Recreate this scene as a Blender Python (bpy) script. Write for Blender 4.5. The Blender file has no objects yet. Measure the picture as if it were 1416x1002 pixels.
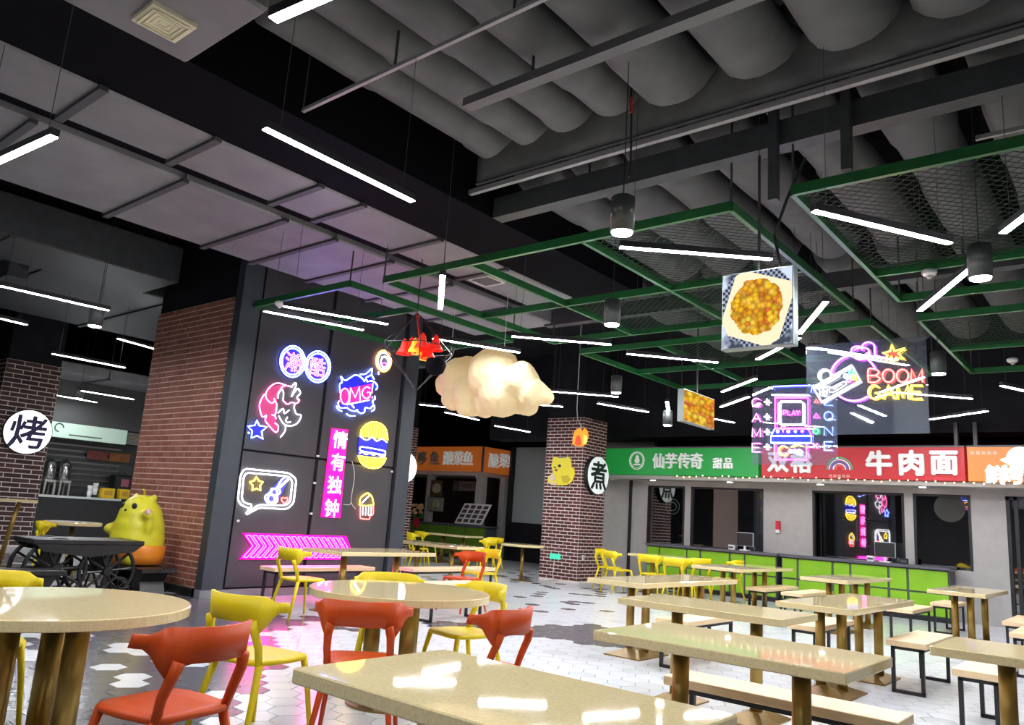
import bpy, bmesh, math, random
from mathutils import Vector, Matrix, noise
random.seed(7)
S = bpy.context.scene
C = S.collection
PI = math.pi

# ------------------------------------------------------------------ camera
F, CX, CY, EYE = 1063.87, 708.0, 501.0, 1.3
yaw, pit, rol = math.radians(40.065), math.radians(11.327), math.radians(3.915)
fw = Vector((-math.sin(yaw)*math.cos(pit), math.cos(yaw)*math.cos(pit), math.sin(pit)))
rt = Vector((math.cos(yaw), math.sin(yaw), 0)); up = rt.cross(fw)
RT = rt*math.cos(rol)+up*math.sin(rol); UP = -rt*math.sin(rol)+up*math.cos(rol)
cam_d = bpy.data.cameras.new('camera'); cam = bpy.data.objects.new('camera', cam_d); C.objects.link(cam)
m = Matrix((RT, UP, -fw)).transposed().to_4x4(); m.translation = (0, 0, EYE)
cam.matrix_world = m
cam_d.sensor_width = 36; cam_d.lens = F/1416*36; cam_d.clip_end = 200
S.camera = cam

def px(x, y, X=None, Y=None, Z=None):
    """photo pixel -> point where its ray meets the plane X=, Y= or Z="""
    d = RT*((x-CX)/F)-UP*((y-CY)/F)+fw
    if X is not None: t = X/d.x
    elif Y is not None: t = Y/d.y
    else: t = (Z-EYE)/d.z
    return Vector((0, 0, EYE))+d*t

# ------------------------------------------------------------------ world, exposure
w = bpy.data.worlds.new('hall_ambient'); S.world = w; w.use_nodes = True
w.node_tree.nodes['Background'].inputs[0].default_value = (0.55, 0.6, 0.7, 1)
w.node_tree.nodes['Background'].inputs[1].default_value = 0.05
S.view_settings.view_transform = 'Standard'; S.view_settings.look = 'None'
S.view_settings.exposure = 0.2; S.view_settings.gamma = 1; S.view_settings.use_curve_mapping = False
TUBE_POWER = 150.0
NEON = 5.5

# ------------------------------------------------------------------ materials
MATS = {}
def mat(name, col, rough=.5, metal=0, emit=None, es=0, var=0, vscale=8, bump=0, bscale=40, coat=0, spec=.5, stretch=None, alpha=None):
    if name in MATS: return MATS[name]
    M = bpy.data.materials.new(name); M.use_nodes = True
    nt = M.node_tree; b = nt.nodes['Principled BSDF']
    b.inputs['Base Color'].default_value = (*col, 1)
    b.inputs['Roughness'].default_value = rough; b.inputs['Metallic'].default_value = metal
    b.inputs['Specular IOR Level'].default_value = spec
    b.inputs['Coat Weight'].default_value = coat
    b.inputs['Coat Roughness'].default_value = .06
    if emit: 
        b.inputs['Emission Color'].default_value = (*emit, 1); b.inputs['Emission Strength'].default_value = es
    if var or bump:
        tc = nt.nodes.new('ShaderNodeTexCoord'); src = tc.outputs['Object']
        if stretch:
            mp = nt.nodes.new('ShaderNodeMapping'); mp.inputs['Scale'].default_value = stretch
            nt.links.new(src, mp.inputs[0]); src = mp.outputs[0]
    if var:
        n = nt.nodes.new('ShaderNodeTexNoise'); n.inputs['Scale'].default_value = vscale; n.inputs['Detail'].default_value = 4
        nt.links.new(src, n.inputs['Vector'])
        r = nt.nodes.new('ShaderNodeValToRGB')
        r.color_ramp.elements[0].position = .3; r.color_ramp.elements[1].position = .7
        r.color_ramp.elements[0].color = (*[max(0, c*(1-var)) for c in col], 1)
        r.color_ramp.elements[1].color = (*[min(1, c*(1+var)) for c in col], 1)
        nt.links.new(n.outputs['Fac'], r.inputs[0]); nt.links.new(r.outputs[0], b.inputs['Base Color'])
    if bump:
        n2 = nt.nodes.new('ShaderNodeTexNoise'); n2.inputs['Scale'].default_value = bscale; n2.inputs['Detail'].default_value = 3
        nt.links.new(src, n2.inputs['Vector'])
        bp = nt.nodes.new('ShaderNodeBump'); bp.inputs['Strength'].default_value = bump; bp.inputs['Distance'].default_value = .02
        nt.links.new(n2.outputs['Fac'], bp.inputs['Height']); nt.links.new(bp.outputs[0], b.inputs['Normal'])
    MATS[name] = M
    return M
def glow(name, col, s):
    return mat('glow_'+name, (.02, .02, .02), emit=col, es=s)
def sheet(name, tint, gloss=.2, haze=0):
    """thin clear sheet: transparent mixed with a mirror reflection"""
    if name in MATS: return MATS[name]
    M = bpy.data.materials.new(name); M.use_nodes = True; nt = M.node_tree; nt.nodes.clear()
    o = nt.nodes.new('ShaderNodeOutputMaterial'); t = nt.nodes.new('ShaderNodeBsdfTransparent'); g = nt.nodes.new('ShaderNodeBsdfGlossy')
    t.inputs[0].default_value = (*tint, 1); g.inputs['Roughness'].default_value = .02; g.inputs[0].default_value = (1, 1, 1, 1)
    x = nt.nodes.new('ShaderNodeMixShader'); x.inputs[0].default_value = gloss
    nt.links.new(t.outputs[0], x.inputs[1]); nt.links.new(g.outputs[0], x.inputs[2])
    if haze:
        d = nt.nodes.new('ShaderNodeBsdfDiffuse'); d.inputs[0].default_value = (.55, .62, .8, 1); y = nt.nodes.new('ShaderNodeMixShader'); y.inputs[0].default_value = haze
        nt.links.new(x.outputs[0], y.inputs[1]); nt.links.new(d.outputs[0], y.inputs[2]); x = y
    nt.links.new(x.outputs[0], o.inputs[0])
    MATS[name] = M
    return M

M_black = mat('black_metal', (.012, .012, .014), .45, var=.2)
M_brass = mat('brass_tube', (.36, .235, .06), .32, .75, var=.1)
M_top = mat('beige_quartz', (.76, .62, .34), .035, var=.10, vscale=90, spec=.4)
M_wood = mat('pale_wood', (.86, .65, .39), .42, var=.10, vscale=7, stretch=(1, 14, 6))
M_orange = mat('orange_plastic', (.55, .062, .003), .45, spec=.3)
M_yellow = mat('yellow_plastic', (.74, .56, .004), .42, spec=.35)
M_grey = mat('grey_wall_panel', (.42, .395, .375), .6, var=.05)
M_mort = mat('pink_mortar', (.90, .66, .56), .9, var=.1, vscale=20)
M_mort2 = mat('pale_mortar', (.85, .74, .70), .9, var=.1, vscale=20)
M_br1 = [mat('red_brick_%d' % i, c, .75, var=.2, vscale=14, bump=.2) for i, c in enumerate(((.36, .13, .088), (.40, .15, .10), (.31, .11, .075)))]
M_br2 = [mat('maroon_brick_%d' % i, c, .75, var=.25, vscale=14, bump=.2) for i, c in enumerate(((.10, .024, .022), (.13, .03, .027), (.07, .018, .018)))]
M_br3 = [mat('brown_brick_%d' % i, c, .75, var=.25, vscale=14, bump=.2) for i, c in enumerate(((.07, .03, .024), (.09, .038, .03), (.055, .024, .022)))]
M_dark = mat('charcoal_paint', (.014, .014, .018), .7, var=.2, vscale=3, spec=.15)
M_duct = mat('grey_duct_wrap', (.22, .215, .225), .55, var=.12, vscale=2.5, bump=.15, bscale=3)
M_rib = mat('grey_sprayed_insulation', (.105, .11, .11), .7, var=.16, vscale=4, bump=.3, bscale=5)
M_steel = mat('dark_steel', (.05, .055, .06), .5, var=.15)
M_green = mat('green_steel', (.014, .125, .032), .35, var=.1)
M_mesh = mat('dark_green_wire', (.012, .045, .02), .5)
M_white = mat('white_plastic', (.8, .8, .8), .4)
M_tileW = mat('white_hex_tile', (.80, .82, .85), .14, var=.04, vscale=3, bump=.03, bscale=6)
M_tileG = mat('light_grey_hex_tile', (.70, .73, .76), .16, var=.08, vscale=3)
M_tileD = mat('charcoal_hex_tile', (.13, .125, .14), .2, var=.15, vscale=5)
M_grout = mat('grey_grout', (.22, .22, .23), .8)
M_lime = mat('lime_panel', (.22, .46, .012), .4, var=.08, vscale=3)
M_glassdark = sheet('dark_shop_glass', (.35, .37, .4), .22)
M_acryl = sheet('clear_acrylic', (.86, .89, .94), .10, .045)

# ------------------------------------------------------------------ builders
class MB:
    def __init__(s): s.b = bmesh.new()
    def poly(s, pts):
        try: return s.b.faces.new([s.b.verts.new(p) for p in pts])
        except ValueError: pass
    def box(s, a, b):
        x0, y0, z0 = [min(a[i], b[i]) for i in range(3)]; x1, y1, z1 = [max(a[i], b[i]) for i in range(3)]
        v = [s.b.verts.new(p) for p in ((x0,y0,z0),(x1,y0,z0),(x1,y1,z0),(x0,y1,z0),(x0,y0,z1),(x1,y0,z1),(x1,y1,z1),(x0,y1,z1))]
        for f in ((3,2,1,0),(4,5,6,7),(0,1,5,4),(1,2,6,5),(2,3,7,6),(3,0,4,7)): s.b.faces.new([v[i] for i in f])
        return s
    def tube(s, pts, r, n=8, closed=False, r2=None, caps=True):
        pts = [Vector(p) for p in pts]; N = len(pts); rings = []
        prev = None
        for i, p in enumerate(pts):
            if closed: t = pts[(i+1) % N]-pts[i-1]
            else: t = pts[min(i+1, N-1)]-pts[max(i-1, 0)]
            if t.length < 1e-9: t = Vector((0, 0, 1))
            t.normalize()
            if prev is None:
                a = Vector((0, 0, 1)) if abs(t.z) < .9 else Vector((1, 0, 0))
                u = t.cross(a).normalized()
            else:
                u = (prev-t*prev.dot(t))
                u = u.normalized() if u.length > 1e-6 else t.orthogonal().normalized()
            prev = u; v = t.cross(u)
            rr = r if r2 is None else r+(r2-r)*i/max(1, N-1)
            if callable(r): rr = r(i/max(1, N-1))
            rings.append([s.b.verts.new(p+(u*math.cos(2*PI*k/n)+v*math.sin(2*PI*k/n))*rr) for k in range(n)])
        for i in range(N if closed else N-1):
            A, B = rings[i], rings[(i+1) % N]
            for k in range(n): s.b.faces.new((A[k], A[(k+1) % n], B[(k+1) % n], B[k]))
        if not closed and caps:
            s.b.faces.new(rings[0][::-1]); s.b.faces.new(rings[-1])
        return s
    def lathe(s, prof, n=24, c=(0, 0, 0)):
        rings = []
        for r, z in prof:
            rings.append([s.b.verts.new((c[0]+r*math.cos(2*PI*k/n), c[1]+r*math.sin(2*PI*k/n), c[2]+z)) for k in range(n)])
        for A, B in zip(rings, rings[1:]):
            for k in range(n): s.b.faces.new((A[k], A[(k+1) % n], B[(k+1) % n], B[k]))
        s.b.faces.new(rings[0][::-1]); s.b.faces.new(rings[-1])
        return s
    def prism(s, pts, d):
        """closed polygon extruded by vector d"""
        d = Vector(d); A = [s.b.verts.new(p) for p in pts]; B = [s.b.verts.new(Vector(p)+d) for p in pts]
        n = len(A)
        s.b.faces.new(A[::-1]); s.b.faces.new(B)
        for k in range(n): s.b.faces.new((A[k], A[(k+1) % n], B[(k+1) % n], B[k]))
        return s
    def bar(s, a, b, wx, wz=None):
        """square bar between two points"""
        a, b = Vector(a), Vector(b); wz = wz or wx; t = (b-a).normalized()
        h = Vector((0, 0, 1)) if abs(t.z) < .9 else Vector((0, 1, 0))
        u = t.cross(h).normalized()*wx/2; v = u.cross(t).normalized()*wz/2
        A = [s.b.verts.new(a+p) for p in (u+v, -u+v, -u-v, u-v)]; B = [s.b.verts.new(b+p) for p in (u+v, -u+v, -u-v, u-v)]
        s.b.faces.new(A[::-1]); s.b.faces.new(B)
        for k in range(4): s.b.faces.new((A[k], A[(k+1) % 4], B[(k+1) % 4], B[k]))
        return s
    def sphere(s, c, r, sc=(1, 1, 1), n=2):
        bmesh.ops.create_icosphere(s.b, subdivisions=n, radius=r, matrix=Matrix.Translation(c) @ Matrix.Diagonal((*sc, 1)))
        return s
    def mesh(s, name, m, smooth=False, bevel=0):
        bmesh.ops.recalc_face_normals(s.b, faces=s.b.faces[:])
        if bevel: bmesh.ops.bevel(s.b, geom=s.b.edges[:], offset=bevel, segments=1, affect='EDGES')
        me = bpy.data.meshes.new(name); s.b.to_mesh(me); s.b.free()
        if m: me.materials.append(m)
        if smooth:
            for p in me.polygons: p.use_smooth = True
        return me
    def obj(s, name, m, parent=None, smooth=False, bevel=0, kind=None):
        return link(name, s.mesh(name, m, smooth, bevel), parent, kind)

def link(name, me, parent=None, kind=None):
    o = bpy.data.objects.new(name, me); C.objects.link(o)
    if parent: o.parent = parent
    if kind: o['kind'] = kind
    return o
def tag(o, label, cat, group=None):
    o['label'] = label; o['category'] = cat
    if group: o['group'] = group
    return o
def thing(name, label, cat, loc=(0, 0, 0), rz=0, group=None):
    o = bpy.data.objects.new(name, None); C.objects.link(o); o.empty_display_size = .1
    o.location = loc; o.rotation_euler = (0, 0, rz)
    return tag(o, label, cat, group)
def struct(name, mb, m, bevel=0): return mb.obj(name, m, None, False, bevel, 'structure')
def dup(root, loc, rz, label=None, group=None, mats=None):
    r = root.copy(); C.objects.link(r); r.location = loc; r.rotation_euler = (0, 0, rz)
    if label: r['label'] = label
    if group: r['group'] = group
    for ch in root.children:
        c = ch.copy(); C.objects.link(c); c.parent = r
        for g in ch.children:
            d = g.copy(); C.objects.link(d); d.parent = c
    return r

def text_mesh(body, size, extrude=0, outline=0, bold=0):
    cu = bpy.data.curves.new('lettering', 'FONT'); cu.body = body; cu.size = size
    cu.align_x = 'CENTER'; cu.align_y = 'CENTER'; cu.resolution_u = 2
    if outline: cu.fill_mode = 'NONE'; cu.bevel_depth = outline; cu.bevel_resolution = 0
    else: cu.extrude = extrude
    o = bpy.data.objects.new('lettering', cu); C.objects.link(o)
    me = bpy.data.meshes.new_from_object(o.evaluated_get(bpy.context.evaluated_depsgraph_get()))
    bpy.data.objects.remove(o); bpy.data.curves.remove(cu)
    # centre the ink
    if me.vertices:
        xs = [v.co.x for v in me.vertices]; ys = [v.co.y for v in me.vertices]
        c = Vector(((min(xs)+max(xs))/2, (min(ys)+max(ys))/2, 0))
        for v in me.vertices: v.co -= c
    if bold and not outline:
        b = bmesh.new()
        for k in range(6):
            a = k*PI/3; m2 = me.copy(); m2.transform(Matrix.Translation((bold*math.cos(a), bold*math.sin(a), .0004*k))); b.from_mesh(m2); bpy.data.meshes.remove(m2)
        b.to_mesh(me); b.free()
    return me
AX_Y = Matrix(((1, 0, 0), (0, 0, -1), (0, 1, 0))).to_4x4()     # on a wall that faces -Y
AX_X = Matrix(((0, 0, 1), (1, 0, 0), (0, 1, 0))).to_4x4()      # on a wall that faces +X
def above(x, y, z):
    """height of the first thing straight above a point (for hanging wires)"""
    dg = bpy.context.evaluated_depsgraph_get()
    ok, loc, *_ = S.ray_cast(dg, (x, y, z), (0, 0, 1), distance=4)
    return loc.z-.001 if ok else 5.55
def lettering(name, body, size, at, ax, m, parent, extrude=.02, outline=0, bold=0, sx=1):
    me = text_mesh(body, size, extrude, outline, bold)
    me.transform(Matrix.Translation(at) @ ax @ Matrix.Diagonal((sx, 1, 1, 1))); me.materials.clear(); me.materials.append(m)
    return link(name, me, parent)

# ------------------------------------------------------------------ floor of hexagonal tiles
floor = struct('floor', MB().box((-27, -6, -.12), (6, 24, -.006)), M_grout)
HR = .132
def dark_tile(x, y, i, j):
    n = noise.noise((x*.8, y*.8, 3.1))*.5+noise.noise((x*2.2, y*2.2, 8.))*.55
    h = (math.sin(i*127.1+j*311.7)*43758.5453) % 1
    v = -1.0
    def blob(cx, cy, rx, ry, k): return k*math.exp(-(((x-cx)/rx)**2+((y-cy)/ry)**2))
    edge = (x+4.1)*(-.62)+(2.85-y)*.78          # >0 on the pillar side of the dark field
    if x < -3.9 and y < 5.6: v += 1.25*max(0, min(1, edge/.35+.5))
    v += blob(-7.4, 5.7, .9, .5, 1.1)+blob(-6.6, 6.9, .5, .7, 1.1)+blob(-5.55, 7.75, .75, .8, 1.9)+blob(-4.6, 7.9, .5, .4, 1.3)+blob(-8.6, 5.0, .8, .5, .9)
    n *= 1.25
    if y > 9.2 and -12.5 < x < -6: return h < .10
    return v+n > 0
tiles = []
ji = 0
sx, sy = HR*1.5, HR*math.sqrt(3)
for i in range(int(-25/sx), int(2.2/sx)):
    for j in range(int(1.0/sy), int(19/sy)):
        x = i*sx; y = (j+.5*(i % 2))*sy
        q = Vector((x, y, -EYE)); dz = q.dot(fw)
        if dz < 1.5: continue
        u = q.dot(RT)/dz*F+CX; v = CY-q.dot(UP)/dz*F
        if not (-90 < u < 1500 and v < 1120): continue
        if x < -18.5 and y > 14: continue
        d = dark_tile(x, y, i, j)
        mi = 2 if d else (1 if ((i*7+j*13) % 11 == 0) else 0)
        tiles.append((q.length, x, y, mi, v < 1010 and 0 < u < 1416))
def hexpts(r, z, x=0, y=0): return [(x+r*math.cos(PI/3*k), y+r*math.sin(PI/3*k), z) for k in range(6)]
tile_me = [MB().prism(hexpts(HR-.004, -.012), (0, 0, .012)).mesh('tile', mm) for mm in (M_tileW, M_tileG, M_tileD)]
near = sorted([t for t in tiles if t[4]])[:300]; nset = set((t[1], t[2]) for t in near)
for t in near:
    o = link('tile', tile_me[t[3]], floor); o.location = (t[1], t[2], 0)
for k, mm in enumerate((M_tileW, M_tileG, M_tileD)):
    b = MB()
    for t in tiles:
        if t[3] == k and (t[1], t[2]) not in nset: b.poly(hexpts(HR-.004, 0, t[1], t[2])); b.poly(hexpts(HR-.001, -.008, t[1], t[2]))
    b.obj('tile_field', mm, floor, kind='stuff')

# ------------------------------------------------------------------ shell
struct('ceiling', MB().box((-27, -6, 5.55), (6, 24, 5.75)), M_dark)
M_wallr = mat('grey_side_wall', (.16, .16, .17), .8, var=.1)
struct('wall_right', MB().box((5.5, -6, -.006), (5.7, 24, 5.55)), M_wallr)
struct('wall_near', MB().box((-27, -6, -.006), (5.5, -5.8, 5.55)), M_wallr)
struct('wall_left', MB().box((-27, -5.8, -.006), (-26.8, 24, 5.55)), M_dark)
struct('wall_back', MB().box((-26.8, 23.8, -.006), (5.5, 24, 5.55)), M_dark)

# ------------------------------------------------------------------ brick pillars
def brick_faces(parent, faces, bl, bh, jt, mats, prot, limit=300):
    """faces: (origin, direction along, outward normal, width, height)"""
    unit = []
    for mm in mats:
        unit.append(MB().box((-.5, 0, -.5), (.5, 1, .5)).mesh('brick', mm))
    L = []
    for (o, u, n, W, H) in faces:
        o, u, n = Vector(o), Vector(u), Vector(n)
        rows = int(H/bh)
        bhh = H/rows
        for r in range(rows):
            s = -(bl/2 if r % 2 else 0)
            while s < W-.01:
                a = max(0, s); b = min(W, s+bl); s += bl
                if b-a < .03: continue
                c = o+u*((a+b)/2)+Vector((0, 0, (r+.5)*bhh))
                L.append(((c-Vector((0, 0, EYE))).length, c, u, n, b-a-jt, bhh-jt, random.randrange(len(mats))))
    L.sort(key=lambda t: t[0])
    rest = [MB() for _ in mats]
    for k, (d, c, u, n, lw, lh, mi) in enumerate(L):
        pr = prot*random.uniform(.75, 1.1)
        if k < limit:
            o = link('brick', unit[mi], parent)
            R = Matrix((u, n, Vector((0, 0, 1)))).transposed().to_4x4()
            o.matrix_local = Matrix.Translation(c) @ R @ Matrix.Diagonal((lw, pr, lh, 1))
        else:
            e = u*lw/2; z = Vector((0, 0, lh/2)); q = n*pr
            rest[mi].prism([c-e-z, c+e-z, c+e+z, c-e+z], q)
    for b, mm in zip(rest, mats):
        if len(b.b.verts): b.obj('brick_field', mm, parent, kind='stuff')

def pillar(name, label, x0, x1, y0, y1, zt, bl, bh, jt, mats, mort, faces, limit=300):
    t = thing(name, label, 'pillar')
    MB().box((x0+.004, y0+.004, 0), (x1-.004, y1-.004, zt)).obj('mortar_core', mort, t)
    MB().box((x0+.02, y0+.02, zt), (x1-.02, y1-.02, 5.55)).obj('black_upper_shaft', M_dark, t)
    FS = []
    if 'S' in faces: FS.append(((x0, y0+.012, .03), (1, 0, 0), (0, -1, 0), x1-x0, zt-.03))
    if 'E' in faces: FS.append(((x1-.012, y0, .03), (0, 1, 0), (1, 0, 0), y1-y0, zt-.03))
    brick_faces(t, FS, bl, bh, jt, mats, .016, limit)
    return t
pA = pillar('brick_pillar', 'broad warm red brick pillar at the end of the neon sign wall', -12.12, -9.78, 5.54, 6.6, 4.1, .21, .08, .016, M_br1, M_mort, 'S')
MB().box((-12.0, 5.48, 0), (-9.74, 5.55, .10)).obj('black_skirting', M_black, pA)
pB = pillar('brick_pillar', 'square maroon brick pillar with round black on white cooking sign and yellow bear', -10.76, -9.74, 14.23, 15.2, 3.6, .205, .074, .019, M_br2, M_mort2, 'SE')
pC = pillar('brick_pillar', 'brown brick pillar with long thin bricks and a glowing white round sign', -19.4, -18.4, 5.42, 6.5, 3.86, .34, .098, .018, M_br3, M_mort2, 'SE')
q = px(575, 640, Y=15.2)
pD = pillar('brick_pillar', 'maroon brick pillar half hidden behind the neon sign wall', q.x-1.0, q.x, 14.2, 15.2, 3.6, .205, .074, .019, M_br2, M_mort2, 'SE', 0)

# ------------------------------------------------------------------ neon sign wall (faces +X)
XW = -9.66
NY0, NY1, NZ1 = 5.56, 8.95, 4.75
M_board = mat('slate_board', (.055, .052, .06), .55, var=.08, vscale=2)
M_post = mat('blue_grey_post', (.045, .055, .07), .5, var=.08)
wn = struct('wall_neon', MB().box((-10.2, NY0+.02, 0), (XW-.03, NY1, NZ1)), M_dark)
ym = px(447, 560, X=XW).y; zm = px(390, 628, X=XW).z
for (a, b) in ((5.86, ym-.03), (ym+.03, 8.62)):
    for (c, d) in ((.12, zm-.015), (zm+.015, NZ1-.1)):
        MB().box((XW-.04, a, c), (XW, b, d)).obj('panel', M_board, wn, bevel=.004)
MB().box((-9.78, 5.50, .10), (XW+.05, 5.80, NZ1)).obj('end_post', M_post, wn)
MB().box((XW-.04, 8.66, .1), (XW+.05, 8.95, NZ1)).obj('end_post', M_post, wn)
MB().box((-9.8, 5.48, 0), (XW+.06, 8.97, .10)).obj('skirting', mat('pale_skirting', (.25, .25, .27), .5), wn)
for (yy, zz) in ((5.9, 2.2), (5.92, 1.0), (ym, 1.15), (ym, 1.6), (ym, 2.0), (8.6, 1.9)):
    MB().box((XW, yy-.02, zz-.015), (XW+.02, yy+.02, zz+.015)).obj('panel_clip', M_white, wn)

# ------------------------------------------------------------------ neon helpers
PINK = (1, .06, .52); BLUE = (.06, .10, 1); MAG = (1, .03, .75); YEL = (1, .62, .02); WHT = (.95, .93, 1); RED = (1, .06, .05); CYAN = (.16, .26, 1); ORG = (1, .3, .03); GRN = (.05, 1, .25); PUR = (.62, .08, 1); LPNK = (1, .13, .42)
NM = {}
def nmat(col, s=1.0):
    k = (col, s)
    if k not in NM:
        gain = {CYAN: 3.4, LPNK: 1.9, YEL: 1.7, BLUE: 2.2, RED: 1.5, ORG: 1.5, PUR: 1.6, MAG: 1.5, PINK: 1.5}.get(col, 1)
        NM[k] = glow('neon_%d' % len(NM), tuple(min(1, c*.97+.03) for c in col), NEON*s*gain)
    return NM[k]
PM = {}
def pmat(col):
    if col not in PM: PM[col] = mat('acrylic_%d' % len(PM), col, .35, emit=col, es=.9)  # plates emit their own colour, imitating the tube glow on the board
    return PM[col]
def smooth_line(pts, n=3, closed=False):
    pts = [Vector(p) for p in pts]; N = len(pts)
    if N < 3: return pts
    out = []
    for i in range(N if closed else N-1):
        if closed: a, b, c, d = pts[i-1], pts[i], pts[(i+1) % N], pts[(i+2) % N]
        else: a, b, c, d = pts[max(i-1, 0)], pts[i], pts[i+1], pts[min(i+2, N-1)]
        for k in range(n):
            t = k/n
            out.append(.5*((2*b)+(c-a)*t+(2*a-5*b+4*c-d)*t*t+(3*b-a-3*c+d)*t**3))
    if not closed: out.append(pts[-1])
    return out
class Neon:
    """a neon sign traced on one plane; cv turns crop coordinates into plane points"""
    def __init__(s, name, label, ox, oy, sc, off=.03, group=None, **plane):
        s.t = thing(name, label, 'neon sign', group=group); s.ox, s.oy, s.sc = ox, oy, sc; s.plane = plane
        s.n = Vector((1, 0, 0)) if 'X' in plane else Vector((0, -1, 0)); s.off = off; s.by = {}
    def cv(s, p, lift=None): return px(s.ox+p[0]/s.sc, s.oy+p[1]/s.sc, **s.plane)+s.n*(s.off if lift is None else lift)
    def line(s, col, pts, closed=False, r=.0085, curve=True, k=1.0, name='neon_tube'):
        r = min(r, .0105) if r < .0155 else r*.8
        P = [s.cv(p) for p in pts]
        if curve: P = smooth_line(P, 3, closed)
        MB().tube(P, r, 6, closed).obj(name, nmat(col, k), s.t, True)
    def ring(s, col, c, rx, ry=None, a0=0, a1=360, r=.0085, k=1.0):
        ry = ry or rx; full = abs(a1-a0) >= 360; n = 24
        pts = [(c[0]+rx*math.cos(math.radians(a0+(a1-a0)*i/n)), c[1]-ry*math.sin(math.radians(a0+(a1-a0)*i/n))) for i in range(n if full else n+1)]
        s.line(col, pts, full, r, False, k)
    def plate(s, col, pts, d=.012, name='glow_backing_plate'):
        P = [s.cv(p, .004) for p in pts]
        MB().prism(P, s.n*d).obj(name, pmat(col), s.t)
    def word(s, col, txt, x0, x1, y0, y1, r=.0085, k=1.0):
        n = len(txt); w = (x1-x0)/n
        for i, ch in enumerate(txt):
            for st in LET[ch]:
                s.line(col, [(x0+w*i+w*.82*p[0], y1-(y1-y0)*p[1]) for p in st], False, r, ch in 'OGBPS!', k)
    def done(s):
        return s.t
def arc(cx, cy, rx, ry, a0, a1, n=8): return [(cx+rx*math.cos(math.radians(a0+(a1-a0)*i/n)), cy+ry*math.sin(math.radians(a0+(a1-a0)*i/n))) for i in range(n+1)]
LET = {'O': [arc(.5, .5, .5, .5, 0, 360, 14)], 'M': [[(0, 0), (.05, 1), (.5, .1), (.95, 1), (1, 0)]], 'G': [arc(.5, .5, .5, .5, 45, 320, 12)+[(.92, .42), (.55, .42)]],
       'A': [[(0, 0), (.5, 1), (1, 0)], [(.2, .38), (.8, .38)]], 'E': [[(.95, 1), (0, 1), (0, 0), (.95, 0)], [(0, .52), (.8, .52)]], 'Z': [[(0, 1), (1, 1), (0, 0), (1, 0)]],
       'N': [[(0, 0), (0, 1), (1, 0), (1, 1)]], 'B': [[(0, 0), (0, 1), (.6, 1), (.9, .78), (.6, .53), (0, .53)], [(.6, .53), (1, .27), (.6, 0), (0, 0)]],
       'P': [[(0, 0), (0, 1), (.7, 1), (1, .75), (.7, .5), (0, .5)]], 'L': [[(0, 1), (0, 0), (.9, 0)]], 'Y': [[(0, 1), (.5, .5), (1, 1)], [(.5, .5), (.5, 0)]], '+': [[(0, .5), (1, .5)], [(.5, 1), (.5, 0)]]}

# twin blue rings with two pink characters
N = Neon('neon_sign', 'twin blue ring neon sign with two pink characters', 330, 460, 11.79, X=XW)
for cc in ((862, 470), (1272, 555)):
    N.ring(CYAN, cc, 205, 255); N.ring(CYAN, cc, 172, 215)
    N.plate((.02, .02, .7), [(cc[0]+215*math.cos(a*PI/12), cc[1]+268*math.sin(a*PI/12)) for a in range(24)])
for cc, ch in (((868, 480), '潮'), ((1265, 560), '酷')):
    lettering('neon_character', ch, .30, N.cv(cc, .035), AX_X, nmat(LPNK, .9), N.t, outline=.004)
N.done()
# unicorn head
N = Neon('neon_sign', 'neon unicorn head with pink mane and white face outline', 330, 510, 9.108, X=XW)
for p in ([(325,320),(300,330),(255,420),(250,500),(285,605),(335,580),(320,640),(340,680),(455,800),(485,720),(440,680)], [(325,320),(345,270),(420,195),(500,180),(590,210),(650,225)], [(325,320),(340,380),(400,430),(440,400),(430,370)], [(440,400),(465,450),(455,540),(440,590)], [(400,575),(440,590),(455,630)], [(510,260),(540,220),(590,210)], [(545,400),(600,445),(650,420),(710,435),(750,400),(740,380)]):
    N.line(LPNK, p)
for p in ([(480,370),(490,300),(530,260),(550,300),(545,400)], [(650,230),(690,180),(710,190),(695,240),(650,350)], [(650,350),(720,250),(750,270),(760,310),(720,360),(750,400)], [(690,440),(685,500),(715,570),(770,580),(750,650),(700,700),(620,715),(550,690),(490,590)], [(480,555),(545,500),(560,560),(620,520)], [(600,605),(580,650),(600,675),(640,665)], [(575,710),(570,780),(510,860)]):
    N.line(WHT, p)
N.plate((.32, .03, .12), [(330,330),(270,430),(270,520),(300,600),(340,680),(450,790),(480,720),(460,600),(460,450),(500,300),(600,220),(520,200),(400,220)])
N.done()
# blue star
N = Neon('neon_sign', 'small blue five pointed star neon sign', 330, 510, 9.108, X=XW)
st = [(215,645),(245,712),(345,730),(275,785),(290,880),(215,840),(145,870),(155,780),(100,720),(188,710)]
N.line(CYAN, st, True, curve=False); N.plate((.01, .01, .65), [(215+(p[0]-215)*1.12, 765+(p[1]-765)*1.12) for p in st]); N.done()
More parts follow.
